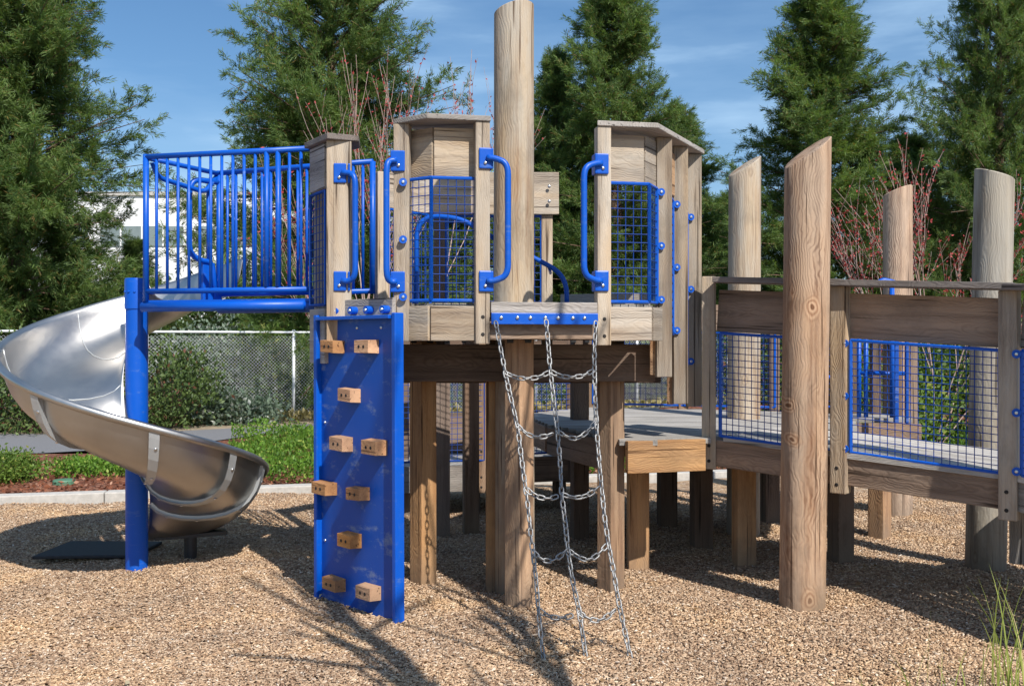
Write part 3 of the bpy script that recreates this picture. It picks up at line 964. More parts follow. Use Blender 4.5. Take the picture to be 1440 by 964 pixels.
def cp(u, z, out=0.0):
    """point on the panel: u 0..1 left to right, height z"""
    t = z / 1.915
    a, b = BLc.lerp(TL, t), BRc.lerp(TR, t)
    p = a.lerp(b, u)
    p.z = z
    return p + en * out


m = MB()
mid = (cp(0.5, 0.95))
m.add([cp(0.02, -0.05, -0.01), cp(0.98, -0.05, -0.01), cp(0.98, 1.9, -0.01), cp(0.02, 1.9, -0.01),
       cp(0.02, -0.05, -0.03), cp(0.98, -0.05, -0.03), cp(0.98, 1.9, -0.03), cp(0.02, 1.9, -0.03)],
      [(0, 1, 2, 3), (7, 6, 5, 4), (0, 4, 5, 1), (1, 5, 6, 2), (2, 6, 7, 3), (3, 7, 4, 0)])
m.build("panel", M["blue_panel"], clm)
for nm, a, b in (("left", (0.0, -0.08), (0.0, 1.93)), ("right", (1.0, -0.08), (1.0, 1.93))):
    q = MB()
    pa, pb = cp(*a), cp(*b)
    q.box((pa + pb) / 2 + en * -0.005, eu * 0.019, en * 0.036, (pb - pa) / 2)
    q.build("side_rail", M["blue"], clm, bevel=0.006)
q = MB()
pa, pb = cp(0.0, 1.905), cp(1.0, 1.905)
q.box((pa + pb) / 2 + en * 0.0, (pb - pa) / 2 - eu * 0.024, en * 0.05, UP * 0.012)
q.build("top_rail", M["blue"], clm, bevel=0.004)
bl = MB()
for u, z in [(0.22, 1.84), (0.5, 1.84), (0.8, 1.84)] + [(0.07, z) for z in (1.62, 1.2, 0.78, 0.4, 0.15)] + [(0.94, z) for z in (1.6, 1.2, 0.8, 0.42, 0.12)]:
    bl.dome(cp(u, z, -0.01), en, 0.011, 0.008)
bl.build("bolts", M["bolt"], clm, smooth=True)


def panel_uv(px, py):
    """where the photo's ray meets the panel plane"""
    o0, dv = V3((0, 0, EYE)), P(px, py, 1.0) - V3((0, 0, EYE))
    pp = cp(0, 0)
    t = (pp - o0).dot(en) / dv.dot(en)
    q = o0 + dv * t
    a, b = cp(0, q.z), cp(1, q.z)
    return (q - a).dot(eu) / (b - a).length, q.z


for px, py in ((472, 487), (519, 487), (495, 555), (484, 623), (531, 628), (462, 685), (508, 693), (497, 758), (475, 819), (523, 831)):
    u, z = panel_uv(px - 1, py)
    f = MB()
    W2, H2, D = 0.082 * random.uniform(0.92, 1.08), 0.045 * random.uniform(0.92, 1.08), 0.088 * random.uniform(0.9, 1.08)
    tilt = random.uniform(-0.06, 0.06)
    p0 = cp(u, z, -0.008)
    vs = []
    for dd, sc in ((0, 1.0), (D, 0.9)):
        for sx, sz in ((-1, -1), (1, -1), (1, 1), (-1, 1)):
            vs.append(p0 + en * dd + eu * (sx * W2 * (sc if dd else 1.0)) + UP * (sz * H2 * sc + sx * W2 * tilt))
    f.add(vs, [(3, 2, 1, 0), (4, 5, 6, 7), (0, 1, 5, 4), (1, 2, 6, 5), (2, 3, 7, 6), (3, 0, 4, 7)])
    mw = Matrix((UP, en, eu)).transposed().to_4x4()
    mw.translation = p0
    for sx in (-0.025, 0.025):
        f.dome(p0 + en * (D + 0.0005) + eu * sx, en, 0.011, 0.002, 1)
    f.build("hold", [M["wood_hold"], M["hole"]], clm, mw=mw, bevel=0.009)
# rung with blue bolts over the panel's top edge
q = MB()
for u in (0.22, 0.42, 0.62, 0.82):
    a = cp(u, 1.955, -0.05)
    q.tube([a, a + en * 0.05], 0.026, 14)
    q.dome(a + en * 0.05, en, 0.012, 0.008, 1)
q.build("bolt_covers", [M["blue"], M["bolt"]], clm, smooth=True, auto=40)
wall_board("top_beam", cp(0.14, 1.0, -0.1), cp(0.86, 1.0, -0.1), 1.90, 2.03, 0.09, M["wood_grey"], clm)

# ------------------------------------------------------------------ chain net
net = thing("chain_net", "galvanised chain climbing net hanging from a blue bar at the tower's front", "climbing net", (0.28, 5.8, 0))
ba, bb = p2 + nf * 0.024 + uf * 0.05, p3 + nf * 0.024 - uf * 0.05
q = MB()
q.box((ba + bb) / 2 + UP * 1.895, (bb - ba) / 2, nf * 0.005, UP * 0.036)
bar = q.build("mounting_bar", M["blue"], net, bevel=0.003)
q = MB()
for t in (0.09, 0.24, 0.36, 0.5, 0.62, 0.76, 0.87):
    q.dome(ba.lerp(bb, t) + UP * 1.9 + nf * 0.005, nf, 0.013, 0.01)
q.build("bolts", M["bolt"], net, smooth=True)


def resample(pts, step):
    pts = [V3(p) for p in pts]
    # smooth with Catmull-Rom, then walk equal steps
    dense = []
    for i in range(len(pts) - 1):
        p0_, p1_, p2_, p3_ = pts[max(i - 1, 0)], pts[i], pts[i + 1], pts[min(i + 2, len(pts) - 1)]
        for k in range(14):
            t = k / 14
            dense.append(0.5 * ((2 * p1_) + (p2_ - p0_) * t + (2 * p0_ - 5 * p1_ + 4 * p2_ - p3_) * t * t + (3 * p1_ - p0_ - 3 * p2_ + p3_) * t ** 3))
    dense.append(pts[-1])
    out, acc = [dense[0]], 0.0
    for a, b in zip(dense, dense[1:]):
        seg = (b - a).length
        while acc + seg >= step:
            t = (step - acc) / seg
            a = a.lerp(b, t)
            out.append(a)
            seg = (b - a).length
            acc = 0.0
        acc += seg
    return out


def chain(pts, parent, pitch=0.041, wire=0.0052, half_w=0.0125):
    m = MB()
    pp = resample(pts, pitch)
    prev = None
    for i in range(len(pp) - 1):
        a, b = pp[i], pp[i + 1]
        t = (b - a).normalized()
        s = (prev - t * prev.dot(t)).normalized() if prev is not None else t.cross(V3((0.3, 1, 0.2))).normalized()
        prev = s
        ang = (0 if i % 2 else math.pi / 2) + random.uniform(-0.35, 0.35) + 0.6
        u = s * math.cos(ang) + t.cross(s) * math.sin(ang)
        c = (a + b) / 2
        hl = pitch / 2 + wire * 0.9
        path = []
        R = half_w
        for k in range(6):
            th = -math.pi / 2 + math.pi * k / 5
            path.append(c + t * (hl - R + R * math.cos(th)) + u * (R * math.sin(th)))
        for k in range(6):
            th = math.pi / 2 + math.pi * k / 5
            path.append(c + t * (-hl + R + R * math.cos(th)) + u * (R * math.sin(th)))
        m.tube(path, wire, 6, closed=True)
    return m.build("chain", M["chain"], parent, smooth=True)


def nd(py):
    t = min(1, max(0, (py - 452) / (930 - 452)))
    return 6.27 + (5.46 - 6.27) * t ** 1.1


def npnt(px, py, k=0.0):
    return P(px, py, nd(py) + k + 0.0005 * (px - 770))


vl = [(697, 452), (706, 500), (715, 545), (727, 597), (734, 650), (741, 700), (748, 765), (754, 815), (758, 868), (766, 942)]
vm = [(768, 450), (771, 485), (774, 522), (779, 565), (784, 607), (788, 655), (790, 695), (795, 735), (799, 775), (807, 825), (815, 862), (826, 940)]
vr = [(838, 452), (836, 490), (836, 525), (837, 560), (839, 600), (842, 640), (846, 685), (850, 725), (856, 765), (864, 810), (872, 855), (889, 936)]
for line in (vl, vm, vr):
    chain([npnt(*p) for p in line], net)
rows = [((711, 524), (742, 532), (774, 522), (805, 530), (836, 520)), ((727, 597), (752, 614), (784, 606), (812, 616), (838, 593)),
        ((740, 687), (764, 700), (790, 694), (820, 698), (846, 680)), ((749, 775), (772, 789), (798, 772), (828, 787), (856, 763)),
        ((757, 857), (785, 868), (813, 860), (842, 872), (872, 850))]
for a, b, c_, d, e in rows:
    chain([npnt(*a), npnt((a[0] + b[0]) / 2, (a[1] + b[1]) / 2 + 3), npnt(*b), npnt((c_[0] + b[0]) / 2, (c_[1] + b[1]) / 2 + 3), npnt(*c_)], net)
    chain([npnt(*c_), npnt((c_[0] + d[0]) / 2, (c_[1] + d[1]) / 2 + 3), npnt(*d), npnt((e[0] + d[0]) / 2, (e[1] + d[1]) / 2 + 3), npnt(*e)], net)

# ------------------------------------------------------------------ logs
def log_pole(base, top_z, r, slant_dir, slant_h, lean, label, mat, taper=0.97, z0=-0.1):
    seg, rings = 40, 26
    base = V3((base[0], base[1], 0))
    lean = V3((lean[0], lean[1], 0))
    ph = random.uniform(0, 6)
    sd = V3((slant_dir[0], slant_dir[1], 0)).normalized()
    vs, fs = [], []
    for j in range(rings + 1):
        t = j / rings
        for k in range(seg):
            a = 2 * math.pi * k / seg
            rr = r * (1 + (taper - 1) * t) * (1 + 0.012 * math.sin(3 * a + ph + 2 * t) + 0.008 * math.sin(5 * a - 4 * t))
            dx, dy = math.cos(a) * rr, math.sin(a) * rr
            ztop = top_z + slant_h * 0.5 * (dx * sd.x + dy * sd.y) / r
            z = z0 + (ztop - z0) * t
            vs.append(V3((dx, dy, z)) + lean * (z / top_z))
    n0 = len(vs)
    for q_, s_ in ((0.94, 0.008), (0.5, 0.009), (0.0, 0.009)):
        for k in range(seg):
            v = vs[rings * seg + k]
            c0 = lean + V3((0, 0, top_z))
            vs.append(c0 + (v - c0) * q_ + V3((0, 0, s_)))
    for j in range(rings + 3):
        for k in range(seg):
            l = (k + 1) % seg
            fs.append((j * seg + k, j * seg + l, (j + 1) * seg + l, (j + 1) * seg + k))
    m = MB().add([v + base for v in vs], fs)
    o = m.build("log_post", mat, mw=Matrix.Translation(base), smooth=True, auto=38)
    return tag(o, label, "log post", "round timber poles standing upright")


log_pole((0.015, 7.14), 4.12, 0.147, (0.8, -0.5), 0.08, (0.0, 0), "tall pale round pole rising through the middle of the play tower", M["log"])
log_pole(XY(1128, 6.5), 2.98, 0.147, (1, 0.25), 0.22, (0.035, 0), "reddish brown log with a slanted top standing in front of the ramp", M["log_front"], 1.0)
log_pole((2.08, 8.95), 3.32, 0.147, (1, 0.3), 0.2, (0.01, 0), "smooth pale slant-cut pole rising behind the grey landing, left of the big log", M["log"])
log_pole(XY(1386, 7.7), 3.04, 0.147, (-0.8, 0.4), 0.1, (0.07, 0), "grey round-topped pole behind the right end of the ramp", M["log_grey"])
log_pole(XY(1262, 10.1), 3.27, 0.146, (1, -0.5), 0.11, (0.0, 0), "shortest-looking brown pole far behind the ramp, beside the red twigs", M["log_red"])

# ------------------------------------------------------------------ walkway and ramp
walk = thing("timber_walkway", "timber landing and accessible ramp with blue mesh sides and plank floor", "walkway", (2.2, 7.6, 0))
A, B, C = V3((1.42, 7.18, 0)), V3((2.16, 6.60, 0)), V3((2.966, 5.957, 0))
E = C + V3((0.40, -0.9165, 0)) * 2.0
uab = (C - A).normalized()
nab = V3((uab.y, -uab.x, 0))
nab = nab if nab.y < 0 else -nab
zcap = {0: 2.17, 1: 2.118, 2: 2.056, 3: 1.93}
nodes = [A, B, C, E]


def zc(i):
    return zcap[i]


post("post", A, (uab.y * 0.3, -1, 0), zc(0) - 1.34, zc(0) + 0.05, 0.1, 0.1, M["wood"], walk)
for i in (1, 2):
    post("post", nodes[i] + nab * 0.01, (nab + V3((-0.25, -0.25, 0))).normalized(), zc(i) - 1.375, zc(i), 0.105, 0.105, M["wood"], walk, hp=-0.005)
post("post", E + nab * 0.01, nab, zc(3) - 1.375, zc(3), 0.105, 0.105, M["wood"], walk)


def ramp_board(name, i, z_lo, z_hi, th, mat, inset, e0=0.03, e1=0.03, up_tilt=True):
    a, b = nodes[i], nodes[i + 1]
    u = (b - a).normalized()
    nn = V3((-u.y, u.x, 0))
    a, b = a + u * e0 + nn * inset, b - u * e1 + nn * inset
    za, zb = zc(i), zc(i + 1)
    return beam(name, a + UP * (za + (z_lo + z_hi) / 2), b + UP * (zb + (z_lo + z_hi) / 2), z_hi - z_lo, th, (0, 0, 1), mat, walk, 0.005)


for i in range(3):
    mt = M["wood_brown"] if i < 2 else M["wood_grey"]
    ramp_board("top_board", i, -0.345, -0.045, 0.04, mt, 0.1)
    ramp_board("fascia_board", i, -1.32, -1.13, 0.045, M["wood_brown"] if i < 2 else M["wood_grey"], 0.06)
    a, b = nodes[i], nodes[i + 1]
    u = (b - a).normalized()
    nn = V3((-u.y, u.x, 0))
    beam("cap", a + u * (-0.02 if i else 0.06) + nn * 0.06 + UP * (zc(i) + 0.022), b + u * 0.04 + nn * 0.06 + UP * (zc(i + 1) + 0.022), 0.26, 0.04, nn, M["wood_cap"], walk, 0.005)
    ga, gb = a + u * 0.075 + nn * 0.03, b - u * 0.05 + nn * 0.03
    mesh_guard(ga + UP * (zc(i) - 1.1), gb + UP * (zc(i + 1) - 1.1), ga + UP * (zc(i) - 0.36), gb + UP * (zc(i + 1) - 0.36), walk,
               cell=0.047, lug_side="a" if i else None, out=nab, lug_out=0.03)
# deck planks: ramp
def plank_strip(p_front0, p_front1, z0, z1, inward, width, plank=0.14, name="ramp_deck"):
    m = MB()
    d = p_front1 - p_front0
    L = d.length
    u = d.normalized()
    k = int(width / plank)
    sl = (z1 - z0) / L
    for j in range(k):
        a = p_front0 + inward * (j * plank + plank / 2 + 0.02)
        hz = 0.019
        m.box(a + u * (L / 2) + UP * ((z0 + z1) / 2 - hz), (u + UP * sl) * (L / 2), inward * (plank / 2 - 0.004), UP * hz)
    ez = u
    mw = Matrix((UP, inward, ez)).transposed().to_4x4()
    mw.translation = p_front0
    return m.build(name, M["wood_deck"], walk, mw=mw)


inn = -nab
plank_strip(A + uab * 0.1, C, zc(0) - 1.1, zc(2) - 1.1, inn, 1.3)
u3 = (E - C).normalized()
plank_strip(C, E, zc(2) - 1.1, zc(3) - 1.1, V3((-u3.y, u3.x, 0)), 1.6)
tri = [C + V3((0.06, 0.03, 0)), C + V3((-u3.y, u3.x, 0)) * 1.6, C + V3((1.35, 1.5, 0)), C + inn * 1.28]
MB().prism([(p.x, p.y) for p in tri], zc(2) - 1.14, zc(2) - 1.105).build("turning_deck", M["wood_deck"], walk)
# landing
LZ = 1.06
land = [V3((0.78, 6.98, 0)), V3((1.40, 7.16, 0)), V3((1.5, 7.28, 0)), V3((2.75, 8.0, 0)), V3((3.0, 8.75, 0)), V3((2.6, 9.9, 0)), V3((0.85, 10.5, 0)), V3((0.1, 9.5, 0)), V3((0.3, 8.3, 0))]
m = MB()
for j in range(26):
    y0, y1 = 6.98 + j * 0.14 + 0.003, 6.98 + (j + 1) * 0.14 - 0.003
    ym = (y0 + y1) / 2
    xs_ = []
    for a, b in zip(land, land[1:] + land[:1]):
        if (a.y - ym) * (b.y - ym) < 0:
            xs_.append(a.x + (b.x - a.x) * (ym - a.y) / (b.y - a.y))
    if len(xs_) >= 2:
        x0, x1 = min(xs_), max(xs_)
        m.box(((x0 + x1) / 2, ym, LZ - 0.019), ((x1 - x0) / 2, 0, 0), (0, (y1 - y0) / 2, 0), (0, 0, 0.019))
mw = Matrix((V3((0, 1, 0)), V3((0, 0, 1)), V3((1, 0, 0)))).transposed().to_4x4()
mw.translation = (1.8, 8.5, LZ)
m.build("landing_deck", M["wood_deck"], walk, mw=mw)
wall_board("fascia_board", V3((0.80, 6.955, 0)), V3((1.375, 7.12, 0)), 0.83, 1.055, 0.05, M["wood_leg"], walk)
wall_board("fascia_board", V3((0.31, 8.25, 0)), V3((0.70, 7.14, 0)), 0.82, 1.04, 0.05, M["wood_dark"], walk)
wall_board("fascia_board", V3((0.83, 10.45, 0)), V3((0.12, 9.45, 0)), 0.83, 1.04, 0.05, M["wood_brown"], walk)
wall_board("fascia_board", V3((0.12, 9.45, 0)), V3((0.3, 8.3, 0)), 0.83, 1.04, 0.05, M["wood_brown"], walk)
for i in range(3):
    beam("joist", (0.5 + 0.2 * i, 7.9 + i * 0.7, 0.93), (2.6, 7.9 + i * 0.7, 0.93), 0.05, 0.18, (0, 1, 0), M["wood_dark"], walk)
# rear rail of the landing
rear = [V3((0.85, 10.45, 0)), V3((1.75, 10.15, 0)), V3((2.6, 9.85, 0)), V3((3.0, 8.95, 0))]
for p_ in rear[:3]:
    post("post", p_, (0, -1, 0), 0.75, 2.15, 0.1, 0.1, M["wood_brown"], walk, False)
for a, b in zip(rear[:2], rear[1:3]):
    wall_board("top_board", a, b, 1.86, 2.12, 0.04, M["wood_brown"], walk)
    mesh_guard(a + UP * 1.1, b + UP * 1.1, a + UP * 1.84, b + UP * 1.84, walk)
    wall_board("fascia_board", a, b, 0.83, 1.04, 0.05, M["wood_brown"], walk)
# rear platform with blue uprights beyond the ramp
r0, r1 = V3((2.72, 9.35, 0)), V3((3.72, 9.05, 0))
plank_strip(r0, r1, 1.03, 1.03, V3((0.287, 0.958, 0)), 0.72, name="rear_deck")
wall_board("fascia_board", r0, r1, 0.80, 1.0, 0.05, M["wood_brown"], walk)
rb = V3((0.287, 0.958, 0)) * 0.72
for t in (0.0, 0.3, 0.46, 0.68, 0.86, 1.0):
    post("post", r0.lerp(r1, t) + rb, (0, -1, 0), 0.8, 2.1, 0.09, 0.09, M["wood_dark"] if t < 1 else M["wood_brown"], walk, False)
wall_board("top_board", r0 + rb, r1 + rb, 1.88, 2.1, 0.04, M["wood_brown"], walk)
mesh_guard(r0 + rb * 0.95 + UP * 1.1, r0.lerp(r1, 0.36) + rb * 0.95 + UP * 1.1, r0 + rb * 0.95 + UP * 1.85, r0.lerp(r1, 0.36) + rb * 0.95 + UP * 1.85, walk)
q = MB()
for t in (0.18, 0.5, 0.56):
    a = r0.lerp(r1, t) + rb * 0.4
    q.tube([a + UP * 1.03, a + UP * 1.9], 0.022, 8)
q.tube(smooth_path([r0 + UP * 1.05, r0 + UP * 1.42, r0.lerp(r1, 0.3) + UP * 1.42, r0.lerp(r1, 0.36) + UP * 1.05], 0.08), 0.02, 8)
q.tube([r0.lerp(r1, 0.5) + rb * 0.4 + UP * 1.45, r0.lerp(r1, 0.9) + rb * 0.4 + UP * 1.45], 0.02, 8)
q.build("handrail", M["blue"], walk, smooth=True)
q = MB()
a = r0.lerp(r1, 0.8) + rb * 0.1
q.box(a + UP * 1.42, (0.02, 0, 0), (0, 0.02, 0), (0, 0, 0.42))
q.box(a + V3((0.09, -0.02, 1.42)), (0.014, 0, 0), (0, 0.02, 0), (0, 0, 0.42))
q.build("blue_panel", M["blue_panel"], walk, bevel=0.006)
q = MB()
lp_ = P(1245, 398, 8.9)
q.tube(smooth_path([lp_ + V3((-0.09, 0, -0.02)), lp_ + V3((-0.03, 0, 0.03)), lp_ + V3((0.03, 0, 0.02)), lp_ + V3((0.1, 0, 0.0))], 0.03), 0.022, 8)
q.tube([lp_ + V3((0.06, 0, 0)), lp_ + V3((0.06, 0, -1.2))], 0.022, 8)
q.build("grab_loop", M["blue"], walk, smooth=True)
# legs
for px, py, rot, mat in ((897, 797, 0.0, "wood_leg"), (1046, 800, 0.1, "wood_leg"), (986, 775, 0.1, "wood_dark"), (938, 745, 0.1, "wood_dark"), (1182, 790, 0.35, "wood_dark"), (1237, 752, 0.7, "wood_leg"), (1082, 735, 0.2, "wood_dark"), (1255, 722, 0.2, "wood_dark")):
    leg(px, py, rot, 0.84, walk, 0.16 if px < 1000 else 0.15, mat, False)
for x_, y_ in ((3.55, 5.2), (4.6, 5.8)):
    beam("leg", (x_, y_, -0.1), (x_, y_, 0.8), 0.15, 0.15, (1, 0.3, 0), M["wood_brown"], walk, 0.008)
# inner rail of the ramp (far side)
ia, ib = A + inn * 2.2 + uab * 1.35, C + inn * 1.28 + uab * 0.15
q = MB()
q.box(V3((3.62, 6.55, 0.45)), (0.26, -0.17, 0), (0.02, 0.03, 0), (0, 0, 0.19))
q.build("end_board", M["wood_grey"], walk, bevel=0.006)
# low ramp section behind the tower; shade is put into its dark boards and mesh
lr = thing("low_ramp", "low timber ramp section with shade-toned boards and mesh side, seen between the tower's legs", "ramp", (-0.4, 10.0, 0))
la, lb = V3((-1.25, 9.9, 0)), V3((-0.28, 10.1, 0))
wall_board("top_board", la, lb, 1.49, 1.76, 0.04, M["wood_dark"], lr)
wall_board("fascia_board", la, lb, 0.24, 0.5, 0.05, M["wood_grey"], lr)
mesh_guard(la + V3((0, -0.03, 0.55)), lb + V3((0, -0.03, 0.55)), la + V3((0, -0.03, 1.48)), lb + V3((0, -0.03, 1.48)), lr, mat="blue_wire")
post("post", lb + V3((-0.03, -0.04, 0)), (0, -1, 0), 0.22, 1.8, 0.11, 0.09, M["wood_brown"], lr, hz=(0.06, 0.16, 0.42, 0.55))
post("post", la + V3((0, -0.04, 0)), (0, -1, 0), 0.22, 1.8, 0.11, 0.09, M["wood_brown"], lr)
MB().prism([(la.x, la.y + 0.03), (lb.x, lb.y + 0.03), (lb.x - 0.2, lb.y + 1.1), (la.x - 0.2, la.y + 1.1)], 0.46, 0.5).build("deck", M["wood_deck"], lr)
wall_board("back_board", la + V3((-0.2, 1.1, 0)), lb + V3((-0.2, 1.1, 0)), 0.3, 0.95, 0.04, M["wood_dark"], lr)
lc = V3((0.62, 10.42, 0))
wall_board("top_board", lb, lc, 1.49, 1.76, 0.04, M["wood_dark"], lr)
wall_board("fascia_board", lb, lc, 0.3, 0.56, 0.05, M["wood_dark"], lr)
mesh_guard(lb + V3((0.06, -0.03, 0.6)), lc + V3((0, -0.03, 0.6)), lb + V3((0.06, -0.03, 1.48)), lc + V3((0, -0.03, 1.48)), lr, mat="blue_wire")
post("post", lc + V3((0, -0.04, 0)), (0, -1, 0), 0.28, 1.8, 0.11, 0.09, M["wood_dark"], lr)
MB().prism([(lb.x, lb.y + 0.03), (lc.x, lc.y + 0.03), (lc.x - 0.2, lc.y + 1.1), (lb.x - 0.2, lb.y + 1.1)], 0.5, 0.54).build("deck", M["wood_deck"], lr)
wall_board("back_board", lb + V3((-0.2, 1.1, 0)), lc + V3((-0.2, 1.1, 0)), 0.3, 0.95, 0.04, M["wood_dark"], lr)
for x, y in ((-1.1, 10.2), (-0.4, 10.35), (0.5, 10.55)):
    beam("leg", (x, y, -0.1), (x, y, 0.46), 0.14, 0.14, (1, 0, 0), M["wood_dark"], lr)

# ------------------------------------------------------------------ slide platform
FLp, FRp, RRp, RLp = V3((-2.71, 7.37, 0)), V3((-1.41, 7.04, 0)), V3((-1.05, 7.50, 0)), V3((-2.36, 8.02, 0))
plat = thing("slide_platform", "blue steel platform with barred railings leading to the slide", "platform", (-1.9, 7.45, 0))
q = MB()
q.prism([(p.x, p.y) for p in (FLp, FRp, RRp, RLp)], 2.035, 2.055)
q.build("floor", M["blue"], plat)
q = MB()
q.tube([FLp + V3((-0.03, 0.01, 2.005)), FRp + V3((-0.06, 0.016, 2.005))], 0.036, 12)
q.tube([FRp + V3((-0.06, 0.016, 2.005)), RRp + UP * 2.005], 0.03, 10)
q.tube([RRp + UP * 2.005, RLp + UP * 2.005], 0.03, 10)
q.build("support_frame", M["blue"], plat, smooth=True)


def bar_rail(a, b, z0, z1, n, ends=(True, True)):
    q = MB()
    q.tube([a + UP * z1, b + UP * z1], 0.021, 10)
    q.tube([a + UP * z0, b + UP * z0], 0.021, 10)
    if ends[0]:
        q.tube([a + UP * (z0 - 0.08), a + UP * (z1 + 0.018)], 0.022, 10)
    if ends[1]:
        q.tube([b + UP * (z0 - 0.02), b + UP * z1], 0.022, 10)
    r = q.build("railing", M["blue"], plat, smooth=True)
    for i in range(1, n):
        p = a.lerp(b, i / n)
        MB().tube([p + UP * z0, p + UP * z1], 0.0115 if i not in (n - 3, n - 4) else 0.019, 8).build("bar", M["blue"], r, smooth=True)
    return r


bar_rail(FLp, FRp, 2.12, 3.115, 15, (True, False))
bar_rail(RLp, RRp, 2.13, 3.105, 17)
q = MB()
q.tube(smooth_path([FLp + V3((0.03, 0.05, 3.08)), FLp.lerp(RLp, 0.15) + UP * 2.98, FLp.lerp(RLp, 0.8) + UP * 2.93, RLp + V3((-0.02, 0, 3.08))], 0.07), 0.019, 8)
q.tube([FLp + UP * 3.11, RLp + UP * 3.1], 0.019, 8)
hp_ = FLp.lerp(RLp, 0.78) + V3((-0.02, 0.03, 0))
q.tube(smooth_path([RLp + UP * 3.03, hp_ + V3((-0.05, -0.05, 3.03)), hp_ + V3((-0.08, -0.08, 2.95)), hp_ + V3((-0.08, -0.08, 2.45)), hp_ + V3((-0.02, 0, 2.39)), RLp + V3((-0.05, -0.02, 2.39)), RLp + V3((-0.02, 0, 2.06))], 0.07), 0.022, 10)
q.tube([RLp + V3((-0.07, -0.04, 3.0)), RLp + V3((-0.07, -0.04, 2.39))], 0.02, 8)
q.build("entry_hoop", M["blue"], plat, smooth=True)
q = MB()
q.prism([(hp_.x + 0.0, hp_.y + 0.02), (RLp.x - 0.03, RLp.y - 0.0), (RLp.x - 0.06, RLp.y + 0.02), (hp_.x - 0.03, hp_.y + 0.04)], 2.06, 2.38)
q.build("entry_panel", M["blue"], plat, bevel=0.005)

# ------------------------------------------------------------------ spiral slide
S0 = V3((-2.887, 7.66, 0))
slide = thing("spiral_slide", "stainless steel spiral slide winding round a thick blue post", "slide", S0)
q = MB()
q.tube([S0 + UP * -0.1, S0 + UP * 2.0], 0.083, 28)
q.tube([S0 + UP * 2.0, S0 + UP * 2.215, S0 + UP * 2.235], [0.09, 0.09, 0.085], 28)
for a in range(5):
    th = -2.4 + a * 0.5
    q.dome(S0 + V3((math.cos(th) * 0.09, math.sin(th) * 0.09, 2.13)), V3((math.cos(th), math.sin(th), 0)), 0.01, 0.008)
q.build("centre_post", M["blue"], slide, smooth=True, auto=40)
PROF = [(1.035, -0.045), (1.048, -0.025), (1.048, 0.0), (1.03, 0.018), (1.005, 0.014), (0.992, -0.02), (0.982, -0.08), (0.965, -0.16), (0.935, -0.245), (0.885, -0.325),
        (0.81, -0.39), (0.71, -0.435), (0.6, -0.46), (0.48, -0.468), (0.36, -0.46), (0.25, -0.435), (0.17, -0.395), (0.12, -0.34), (0.098, -0.27)]
PROF = [(0.09 + (r - 0.098) * 0.935 + 0.008, dz * 0.86) for r, dz in PROF]
TH0, TH1 = 48.0, 462.0


def rim_z(th):
    # drop of about 0.48 m per quarter turn, easing out at the exit
    z = 2.27 - 0.48 * (th - 90) / 90
    if th < 70:
        z = 2.27 - 0.48 * (70 - 90) / 90 + (70 - th) * 0.0028
    if th > 395:
        k = (th - 395)
        z = 2.27 - 0.48 * 305 / 90 - 0.00533 * k + 0.00003 * k * k
    return z


def sp(th, r, dz):
    a = math.radians(th)
    return S0 + V3((math.cos(a) * r, math.sin(a) * r, rim_z(th) + dz))


steps = 150
vs, fs = [], []
for i in range(steps + 1):
    th = TH0 + (TH1 - TH0) * i / steps
    for r, dz in PROF:
        k = 1.0
        if th > 400:
            k = 1 - 0.35 * min(1, (th - 400) / 60)
        vs.append(sp(th, r, dz * k))
npf = len(PROF)
for i in range(steps):
    for j in range(npf - 1):
        fs.append((i * npf + j, (i + 1) * npf + j, (i + 1) * npf + j + 1, i * npf + j + 1))
o = MB().add(vs, fs).build("chute", M["steel"], slide, smooth=True)
sd_ = o.modifiers.new("sheet", "SOLIDIFY")
sd_.thickness = 0.006
sd_.offset = 0
# joint flanges: ribs that follow the section on its outside
for th in (112, 196, 250, 299, 335, 364):
    q = MB()
    ring_o, ring_i, ring_o2, ring_i2 = [], [], [], []
    pr = PROF[5:18]
    for j, (r, dz) in enumerate(pr):
        r0_, z0_ = pr[max(j - 1, 0)]
        r1_, z1_ = pr[min(j + 1, len(pr) - 1)]
        tx, tz = r1_ - r0_, z1_ - z0_
        ln_ = math.hypot(tx, tz)
        nx_, nz_ = -tz / ln_, tx / ln_
        if nx_ * (r - 0.5) + nz_ * (dz + 0.1) < 0:
            nx_, nz_ = -nx_, -nz_
        ring_i.append((r + nx_ * 0.002, dz + nz_ * 0.002))
        ring_o.append((r + nx_ * 0.042, dz + nz_ * 0.042))
    n_ = len(pr)
    vv_ = [sp(th - 0.35, *a) for a in ring_i] + [sp(th - 0.35, *a) for a in ring_o] + [sp(th + 0.35, *a) for a in ring_i] + [sp(th + 0.35, *a) for a in ring_o]
    ff_ = []
    for j in range(n_ - 1):
        ff_ += [(j, j + 1, n_ + j + 1, n_ + j), (2 * n_ + j, 3 * n_ + j, 3 * n_ + j + 1, 2 * n_ + j + 1), (n_ + j, n_ + j + 1, 3 * n_ + j + 1, 3 * n_ + j)]
    q.add(vv_, ff_)
    # outward lip that shows as a pale band
    lip = [(r + (a - r) * 1.0, z + (b - z) * 1.0) for (r, z), (a, b) in zip(ring_i, ring_o)]
    vv_ = [sp(th - 3.8, *a) for a in lip] + [sp(th + 0.35, *a) for a in lip]
    q.add(vv_, [(j, j + 1, n_ + j + 1, n_ + j) for j in range(n_ - 1)])
    for j in (2, 5, 8, 10):
        a = sp(th - 1.0, *lip[j])
        nn_ = (a - sp(th - 1.0, *ring_i[j])).normalized()
        q.dome(a, nn_, 0.012, 0.008, 1)
    q.build("flange", [M["flange"], M["bolt"]], slide)
